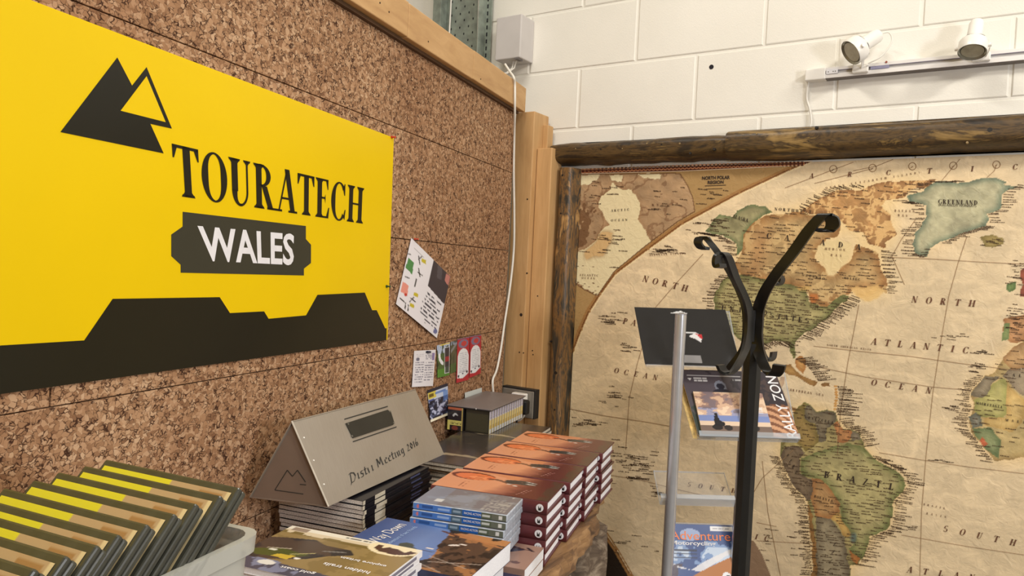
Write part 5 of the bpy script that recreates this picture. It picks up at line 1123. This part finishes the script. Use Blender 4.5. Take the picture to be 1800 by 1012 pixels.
rings = [rr(Wt-tp, Dt-tp, 0), rr(Wt-.002, Dt-.002, Ht_-.022), rr(Wt, Dt, Ht_-.020), rr(Wt+.004, Dt+.004, Ht_-.018), rr(Wt+.005, Dt+.005, Ht_), rr(Wt-.003, Dt-.003, Ht_), rr(Wt-.005, Dt-.005, Ht_-.02), rr(Wt-tp-.003, Dt-tp-.003, .003)]
vs = [p for r_ in rings for p in r_]; q = len(rings[0])
fs = [(i*q+k, i*q+(k+1) % q, (i+1)*q+(k+1) % q, (i+1)*q+k) for i in range(len(rings)-1) for k in range(q)]+[tuple(range(q))[::-1], tuple((len(rings)-1)*q+k for k in range(q))]
MB().add(vs, fs).build('tub_body', M_FROST, tu, smooth=40)

# ------------------------------------------------------------------ literature stand
RH = np.array([_r[0], _r[1], 0]); RH /= np.linalg.norm(RH); FH = np.array([-RH[1], RH[0], 0])  # stand faces the viewer: RH across, FH away
M_ALU = mat('anodised_tube', (206, 208, 214), .24, .7, .03, 20, 0)
base = depthp(1197, 553, 1.97); bx_, by_ = base[0], base[1]
ls = wthing('literature_stand', 'tubular silver literature stand with clear acrylic shelves in front of the map', 'display stand', (bx_+RH[0]*.13, by_+RH[1]*.13, 0))
top = base[2]
MB().tube([(bx_, by_, .02), (bx_, by_, top)], .0152, 20).build('tube', M_ALU, ls, smooth=40)
MB().tube([(bx_, by_, top), (bx_, by_, top+.003)], .0154, 20).build('tube_cap', mat('cap_grey', (160, 160, 166), .4, .4), ls, smooth=40)
b2_ = depthp(1318, 570, 2.0); MB().tube([(b2_[0], b2_[1], .02), (b2_[0], b2_[1], top-.02)], .0152, 20).build('tube', M_ALU, ls, smooth=40)
cxy = np.array([bx_, by_, 0])+RH*.13
MB().box((-.22, -.16, 0), (.22, .16, .02), 0, (cxy+FH*.02, RH, FH, UP)).build('foot_plate', M_ALU, ls, bevel=.004)
m_, nt, b = newmat('clear_acrylic'); b.inputs['Base Color'].default_value = (*lin((226, 232, 236)), 1); b.inputs['Roughness'].default_value = .06; b.inputs['Alpha'].default_value = .07; b.inputs['IOR'].default_value = 1.49; M_ACR = m_
m_, nt, b = newmat('acrylic_edge'); b.inputs['Base Color'].default_value = (*lin((196, 204, 212)), 1); b.inputs['Roughness'].default_value = .15; b.inputs['Alpha'].default_value = .38; M_ACRE = m_
def shelf(px0, px1, pyl, Zl, h_, lean, nm='shelf', lip=.024, clear=False):
    edge_m = M_ACR if clear else M_ACRE
    """sloping acrylic tray: bottom edge through two pixels at depth Zl"""
    a = depthp(px0, pyl, Zl); b_ = depthp(px1, pyl+(px1-px0)*.03, Zl); X_ = (b_-a)/np.linalg.norm(b_-a); W_ = np.linalg.norm(b_-a)
    up = UP*math.cos(lean)+FH*math.sin(lean); nr = np.cross(X_, up); nr /= np.linalg.norm(nr); nr = nr if nr@FH < 0 else -nr
    fr_ = (a, X_, up, nr)
    MB().box((0, 0, -.003), (W_, h_, 0), 0, fr_).build('back_panel', M_ACR, ls)
    MB().box((0, -.003, -.003), (W_, 0, .022 if not clear else .006), 0, fr_).build('tray_floor', edge_m, ls)
    MB().box((0, -.003, .022 if not clear else .006), (W_, lip, .0245 if not clear else .0075), 0, fr_).build('front_lip', edge_m, ls)
    e = MB()
    for x in (0, W_): e.box((x-.001, 0, -.003), (x+.001, h_, .001), 0, fr_)
    e.box((0, h_-.002, -.003), (W_, h_, .001), 0, fr_); e.build('edge', M_ACRE, ls)
    return fr_, W_
LN = math.radians(40)
f1, w1 = shelf(1136, 1300, 643, 2.02, .195, LN, lip=.002, clear=True)
f2, w2 = shelf(1226, 1402, 770, 2.00, .21, math.radians(36), lip=.012)
f3, w3 = shelf(1160, 1290, 884, 2.00, .12, math.radians(60), lip=.012)
f4, w4 = shelf(1176, 1304, 1060, 1.97, .21, math.radians(30))
def flat_item(name, label, cat, fr_, x0, x1, y0, y1, z0, T, cover, art=None, group=None, an=(90, 80), shear=0, page=None):
    O, X_, Yv, Z_ = fr_; t = wthing(name, label, cat, tuple(O+X_*x0+Yv*y0), 0, group)
    c = lambda x, y, z: O+X_*(x+shear*(y-y0))+Yv*y+Z_*z
    def bxx(za, zb, ins): return MB().add([c(x, y, z) for z in (za, zb) for y in (y0+ins, y1-ins) for x in (x0+ins, x1-ins)], [(0, 2, 3, 1), (4, 5, 7, 6), (0, 1, 5, 4), (2, 6, 7, 3), (0, 4, 6, 2), (1, 3, 7, 5)])
    bxx(z0+.0004, z0+T-.0006, .0006).build('page_block', page or M_PAGE, t); bxx(z0+T-.0006, z0+T, 0).build('cover', cover, t)
    if art:
        U, V = grid(*an); W_, D_ = x1-x0, y1-y0
        P = O+X_*(x0+W_*U+shear*D_*V)[..., None]+Yv*(y0+D_*V)[..., None]+Z_*(z0+T+.0004); rgb = np.ones(U.shape+(3,))*128.; art(rgb, U, V); sheet('cover_print', P, rgb, M_GLOSS, t)
    return t, c
def a_blk(rgb, U, V):
    rgb[:] = (30, 29, 30); put(rgb, inpoly(U, V, [(.37, .90), (.43, .93), (.50, .955), (.58, .90), (.50, .92), (.44, .90)]), (200, 200, 200)); put(rgb, inpoly(U, V, [(.52, .50), (.62, .57), (.66, .46), (.64, .40), (.60, .45)]), (206, 204, 204)); put(rgb, inpoly(U, V, [(.60, .55), (.67, .53), (.66, .44), (.63, .50)]), (176, 44, 50)); put(rgb, box_m(U, V, .40, .05, .60, .17), (130, 128, 128)); put(rgb, seg(U, V, .5, .56, .6, .565, .02), (190, 190, 190))
flat_item('black_brochure', 'square black brochure with a small red and white emblem on the top shelf', 'brochure', f1, -.004, w1+.004, .002, .196, .002, .004, M_MBLK, a_blk, shear=-.085)
def a_rally(rgb, U, V):
    rgb[:] = (54, 48, 54); n_ = vnoise(U, V, 6, 61, 4); put(rgb, V < .48, (196, 148, 112)); st = np.sin((V*26+6*np.sin(U*6)+U*9)*2.2); put(rgb, (V < .50) & (st > .1), (120, 78, 56)); put(rgb, (V > .5) & (n_ > .55), (78, 64, 62), .8); put(rgb, U > .80, rgb*1.0)
t, c = flat_item('rally_magazine', 'magazine with tall white lettering up its right edge behind the cloud cover', 'magazine', f2, .005, w2+.006, .004, .205, .001, .006, M_MBLK, a_rally, shear=-.17)
lettering(t, sans('RALLY ZONE', .006, 1.0), lambda u, v: c(w2+.002-.030*v, .006+.205*u, .0078), M_WHITEP)
def a_hel(rgb, U, V):
    rgb[:] = (64, 60, 66); n_ = vnoise(U, V, 5, 71, 4); put(rgb, n_ > .5, (92, 84, 92), .7); put(rgb, (U < .3) & (n_ < .52), (52, 66, 58), .8); put(rgb, ell(U, V, .55, .76, .09, .09), (128, 132, 146)); put(rgb, ell(U, V, .55, .76, .06, .05), (40, 40, 52)); put(rgb, ell(U, V, .55, .62, .16, .10), (44, 44, 56)); put(rgb, box_m(U, V, .08, .92, .9, .935), (206, 204, 206)); put(rgb, inpoly(U, V, [(.08, .88), (.14, .88), (.11, .84)]), (230, 230, 230)); dashes(rgb, U, V, .17, .82, .38, .9, 2, (226, 226, 226), 3, .9, .9); dashes(rgb, U, V, .76, .85, .9, .89, 1, (220, 220, 220), 5, .8)
flat_item('helmet_magazine', 'magazine with a helmeted rider on a smoky cover, behind the cloud cover', 'magazine', f2, .000, .185, .004, .198, .0085, .006, M_MBLK, a_hel, shear=-.17)
def a_cloud(rgb, U, V):
    n_ = vnoise(U*1.3, V*1.6, 4, 81, 4); rgb[:] = (150, 150, 176); put(rgb, V > .62, (150, 120, 110)); put(rgb, (n_ > .48) & (V > .42), (214, 178, 148), .85); put(rgb, (n_ > .60) & (V > .42), (232, 206, 176), .8); put(rgb, (n_ < .38) & (V > .5), (116, 104, 112), .8); put(rgb, (V < .44) & (V > .28), (112, 132, 186), .8); put(rgb, (V < .30), (214, 190, 166)); put(rgb, V < .20, (112, 94, 84)); put(rgb, V < .07, (140, 124, 112))
    for cx in (.24, .62):
        put(rgb, ell(U, V, cx, .16, .075, .07), (34, 30, 32)); put(rgb, ell(U, V, cx+.15, .15, .06, .065), (44, 38, 38)); put(rgb, inpoly(U, V, [(cx-.04, .2), (cx-.02, .42), (cx+.03, .44), (cx+.05, .32), (cx+.12, .26), (cx+.10, .18)]), (28, 26, 32)); put(rgb, ell(U, V, cx+.015, .46, .025, .035), (28, 26, 32))
    dashes(rgb, U, V, .74, .50, .94, .66, 4, (232, 232, 232), 7, .9, .9)
t, c = flat_item('cloud_magazine', 'magazine with two riders under evening clouds, front one on the middle shelf', 'magazine', f2, .008, .200, .004, .128, .0158, .008, mat('warm_card', (190, 160, 130), .4), a_cloud, shear=-.10, page=mat('yellowish_pages', (206, 190, 150), .6))
flat_item('thick_guide', 'thick guide with a yellow and brown spine at the left of the middle shelf', 'guide', f2, -.012, .05, -.001, .175, -.001, .0016, mat('spine_mustard', (190, 160, 96), .5, 0, .3, 40, 0), None, shear=-.17, page=mat('yellowish_pages', (206, 190, 150), .6))
def a_adv(rgb, U, V):
    rgb[:] = (54, 78, 132); n_ = vnoise(U, V, 5, 91, 4); put(rgb, (V < .78) & (n_ > .45), (138, 166, 206), .8); put(rgb, (V < .70) & (n_ > .55), (206, 218, 232), .8); put(rgb, ell(U, V, .32, .86, .14, .08), (176, 190, 220), .8)
    put(rgb, inpoly(U, V, [(0, .50), (.3, .40), (.5, .52), (.8, .66), (1.1, .78), (1.1, .70), (.8, .60), (.45, .38), (0, .44)]), (222, 220, 222), .9); put(rgb, inpoly(U, V, [(0, -.1), (0, .2), (.2, .26), (.5, .42), (.8, .56), (1.1, .70), (1.1, -.1)]), (172, 112, 62)); put(rgb, ell(U, V, .17, .36, .16, .12) & (n_ > .38), (70, 56, 70), .9); put(rgb, (V < .28) & (U < .25), (84, 66, 48), .8)
    put(rgb, ell(U, V, .77, .335, .055, .05), (226, 226, 230)); put(rgb, ell(U, V, .79, .31, .05, .035), (50, 48, 60)); put(rgb, inpoly(U, V, [(.55, .08), (.66, .2), (.72, .27), (.84, .24), (.86, .05), (.6, -.05)]), (150, 160, 176)); put(rgb, ell(U, V, .62, .1, .08, .06), (50, 46, 50)); put(rgb, box_m(U, V, .60, .915, .90, .975), (228, 228, 230)); dashes(rgb, U, V, .63, .93, .86, .96, 1, (120, 120, 130), 5, .8, .9)
    for k in range(3): put(rgb, box_m(U, V, .06, .545+.05*k, .40, .565+.05*k), (36, 44, 66), .9)
t, c = flat_item('adventure_magazine', 'blue-skied motorcycling magazine with orange title in the lowest shelf', 'magazine', f4, .002, .205, .004, .205, .003, .005, M_NAVY, a_adv)
lettering(t, sans('Adventure', .0), lambda u, v: c(.012+.166*u, .004+.201*(.79+.115*v), .0090), mat('orange_ink', (236, 128, 66), .5), 'lettering')
lettering(t, sans('Motorcycling', .02), lambda u, v: c(.014+.122*u, .004+.201*(.705+.07*v), .0092), M_WHITEP)

# ------------------------------------------------------------------ coat stand
cs = wthing('coat_stand', 'black flat-bar metal coat stand with scrolled hooks in front of the map', 'coat stand', (0, 0, 0))
ZP = 1.05; c0 = depthp(1322, 640, ZP); cx_, cy_ = c0[0], c0[1]
cs.location = (cx_, cy_, 0); WT[cs.name] = Matrix.Translation(Vector((cx_, cy_, 0))).inverted()
def C(x, y, z): return X3(cx_, cy_, 0)+RH*x+FH*y+UP*z
zj = depthp(1322, 640, ZP)[2]
MB().tube([C(0, 0, .03), C(0, 0, depthp(1322, 603, ZP)[2])], .0128, 8).build('pole', M_BLACKM, cs, smooth=20)
b_ = MB()
for a in range(4): t_ = math.radians(45+90*a); b_.ribbon(smooth_path([C(0, 0, .12), C(.06*math.cos(t_), .06*math.sin(t_), .10), C(.16*math.cos(t_), .16*math.sin(t_), .05), C(.20*math.cos(t_), .20*math.sin(t_), .004)]), FH*math.cos(t_)-RH*math.sin(t_), .022, .004)
b_.build('feet', M_BLACKM, cs)
def bar(pts, hook, lower, nm='hook_bar', wdt=.0175, wd=None):
    """pts given as (pixel x, pixel y, optical depth)"""
    P_ = [depthp(*p) for p in pts]; path = smooth_path(P_, 7); rad = P_[0]-C(0, 0, P_[0][2]); rad[2] = 0
    if wd is None: wd = np.cross(UP, rad/np.linalg.norm(rad))
    MB().ribbon(path, wd, wdt, .0045).build(nm, M_BLACKM, cs, smooth=50)
W45 = RH*.80+FH*.60
# right far-reaching arm with scroll
bar([(1441, 403, .96), (1455, 405, .955), (1464, 396, .95), (1461, 382, .95), (1449, 378, .955), (1438, 386, .96), (1420, 407, .97), (1396, 441, .985), (1368, 477, 1.0), (1345, 512, 1.02), (1333, 545, 1.04), (1331, 570, 1.04), (1330, 590, 1.04), (1334, 618, 1.035), (1342, 640, 1.02), (1350, 653, 1.01), (1359, 658, 1.0), (1367, 653, .99), (1370, 641, .985)], 1, 1, wd=RH*.70-FH*.71)
# left arm, near scroll
bar([(1271, 466, .95), (1262, 468, .955), (1260, 458, .955), (1264, 448, .955), (1273, 446, .96), (1281, 455, .965), (1292, 485, .98), (1303, 508, 1.0), (1313, 532, 1.02), (1317, 555, 1.03), (1316, 585, 1.03), (1311, 612, 1.02), (1302, 632, 1.0), (1291, 650, .985), (1281, 656, .975), (1271, 651, .97), (1266, 641, .965)], 1, 1, wd=RH*.72+FH*.69)
# left far arm
bar([(1241, 437, 1.15), (1232, 434, 1.15), (1227, 426, 1.15), (1230, 418, 1.15), (1238, 416, 1.145), (1246, 424, 1.14), (1262, 444, 1.12), (1280, 472, 1.10), (1300, 510, 1.08), (1312, 545, 1.07), (1313, 590, 1.07), (1306, 616, 1.08), (1288, 640, 1.09), (1277, 650, 1.10), (1268, 642, 1.11)], 1, 1, wdt=.013, wd=RH*.75-FH*.66)
# right far arm, small scroll
bar([(1362, 500, 1.13), (1371, 498, 1.135), (1374, 490, 1.135), (1369, 484, 1.13), (1361, 488, 1.12), (1348, 512, 1.10), (1334, 540, 1.08), (1330, 570, 1.07), (1331, 595, 1.07), (1337, 612, 1.08), (1343, 627, 1.085), (1351, 633, 1.09), (1358, 629, 1.095), (1360, 618, 1.10)], 1, 1, wdt=.014, wd=RH*.75+FH*.66)
MB().tube([depthp(1322, 545, 1.045), depthp(1321, 600, 1.045)], .006, 8).build('rivet_core', M_BLACKM, cs)

# ------------------------------------------------------------------ track light on the block wall
ty = BW
tr = wthing('track_rail', 'white lighting track screwed across the block wall above the map', 'track', (.0, 2.45, H+.65))
M_TRK = mat('track_white', (232, 228, 224), .3, .1, .02, 10, 0)
xa, xb, za, zb2 = -.525, .9, H+.629, H+.661
b_ = MB(); b_.box((xa+.058, ty-.004, za), (xb, ty+.002, zb2)); b_.box((xa+.058, ty-.032, za), (xb, ty-.004, za+.004)); b_.box((xa+.058, ty-.032, zb2-.004), (xb, ty-.004, zb2)); b_.box((xa+.058, ty-.034, za), (xb, ty-.031, za+.012)); b_.box((xa+.058, ty-.034, zb2-.010), (xb, ty-.031, zb2)); b_.box((xa+.058, ty-.028, za+.012), (xb, ty-.020, zb2-.010))
b_.build('channel', M_TRK, tr, bevel=.0006)
MB().box((xa+.06, ty-.0345, zb2-.0115), (xb, ty-.0335, zb2-.0095)).build('groove', mat('groove_violet_grey', (112, 104, 118), .5), tr)
MB().box((xa+.06, ty-.030, za-.0015), (xb, ty-.002, za)).build('underside_strip', mat('track_gap_grey', (120, 112, 108), .6), tr)  # thin grey strip along the bottom of the white track
MB().box((xa, ty-.036, za-.002), (xa+.060, ty, zb2+.001)).build('end_feed', M_WHITEM, tr, bevel=.003)
MB().box((xa+.062, ty-.037, za+.012), (xa+.095, ty-.033, zb2-.006)).build('connector', M_WHITEP, tr)
for x in (xa+.068, xa+.082, xa+.088): MB().tube([(x, ty-.0375, za+.018), (x, ty-.0368, za+.018)], .0018, 8).build('screw', mat('screw_grey', (120, 118, 110), .4, .5), tr)
p = wallp(1558, 109, ty-.035); MB().tube([p, p-X3(0, .001, 0)], .0032, 10).build('red_dot', mat('red_brown_dot', (150, 70, 50), .5), tr)
MB().box((xa+.185, ty-.0352, za+.013), (xa+.235, ty-.0335, za+.022)).build('label_strip', mat('label_blue_grey', (140, 138, 164), .5), tr)
MB().tube(smooth_path([(xa+.006, ty-.012, za-.001), (xa+.004, ty-.010, za-.05), (xa+.016, ty-.012, za-.09), (xa+.022, ty-.014, za-.13), (xa+.012, ty-.010, za-.165)]), .0034, 8).build('feed_cable', M_CABLEW, tr, smooth=60)
M_BULB = mat('lamp_glass_grey', (150, 147, 130), .18, .3, .06, 40, 0); M_VENT = mat('vent_dark', (46, 36, 40), .8)
def spot(label, piv, axis, up_hint, R_=.0285, big=1.):
    """piv: centre of the lamp mouth; axis: direction from mouth back along the body"""
    t = wthing('spotlight', label, 'spotlight', tuple(piv), 0, 'spotlights on the wall track')
    ax = np.asarray(axis, float); ax /= np.linalg.norm(ax)
    q = lambda d: piv+ax*d
    ring_ = MB().tube([q(0), q(.002), q(.030), q(.036), q(.044)], [R_, R_*1.03, R_*1.03, R_*.92, R_*.66], 28, cap=False).build('front_ring', M_WHITEM, t, smooth=45)
    MB().tube([q(.0005), q(.002), q(.022), q(.024)], [R_*.98, R_*.90, R_*.60, .002], 28, cap=False).build('reflector', M_BULB, t, smooth=50)
    MB().tube([q(.004), q(.007), q(.009)], [R_*.8, R_*.72, .002], 24).build('bulb', mat('bulb_pearl', (176, 170, 148), .12, .1, .06, 60, 0), t, smooth=60)
    MB().tube([q(.040), q(.046), q(.092), q(.100), q(.103)], [R_*.66, R_*.56, R_*.54, R_*.46, R_*.2], 24).build('body', M_WHITEM, t, smooth=45)
    s1 = np.cross(ax, UP); s1 /= np.linalg.norm(s1); s2 = np.cross(ax, s1)
    for k in range(6):
        a0 = k*math.pi/3; mb = MB(); vs = []
        for i in range(5):
            a = a0+i*.15
            for d, r_ in ((.0375, R_*.91), (.0435, R_*.70)): vs.append(q(d)+(s1*math.cos(a)+s2*math.sin(a))*r_)
        mb.add(vs, [(2*i, 2*i+1, 2*i+3, 2*i+2) for i in range(4)]).build('vent_slot', M_VENT, ring_, solid=False)
    # yoke
    m1 = s1; yk_ = []
    back = X3(piv[0]+.02, ty-.036, H+.645)
    for sg_ in (-1, 1):
        e = q(.018)+m1*R_*1.13*sg_
        MB().tube([e-m1*.004*sg_, e+m1*.004*sg_], .0055, 12).build('yoke_knob', M_WHITEM, t, smooth=40)
    e0, e1_ = q(.018)-m1*R_*1.15, q(.018)+m1*R_*1.15; mid = back-X3(0, .004, 0)
    MB().ribbon(smooth_path([e0, e0*.55+mid*.45-m1*.006, mid-m1*.008, mid+m1*.008, e1_*.55+mid*.45+m1*.006, e1_]), ax+X3(0, -.0, .0), .009, .0018).build('yoke', M_WHITEM, t, smooth=50)
    MB().box((back[0]-.022, ty-.050, H+.633), (back[0]+.022, ty-.0345, H+.657)).build('track_adapter', M_WHITEM, t, bevel=.003)
    return t, q
m1_ = wallp(1495, 93, 2.355); b1 = wallp(1537, 66, 2.395)
t, q = spot('white spotlight tilted left, with a looped flex, nearer the end of the track', m1_, b1-m1_, UP, .038)
MB().tube(smooth_path([q(.10), q(.105)+X3(.022, .004, .002), q(.085)+X3(.045, .01, -.015), q(.05)+X3(.045, .02, -.035), q(.03)+X3(.022, .03, -.042)]), .0022, 8).build('flex', M_CABLEW, t, smooth=60)
m2_ = wallp(1709, 92, 2.350); b2 = m2_+X3(.006, -.006, .075)
spot('white spotlight pointing straight down, right one on the track', m2_, X3(.06, .42, 1), UP, .0345)
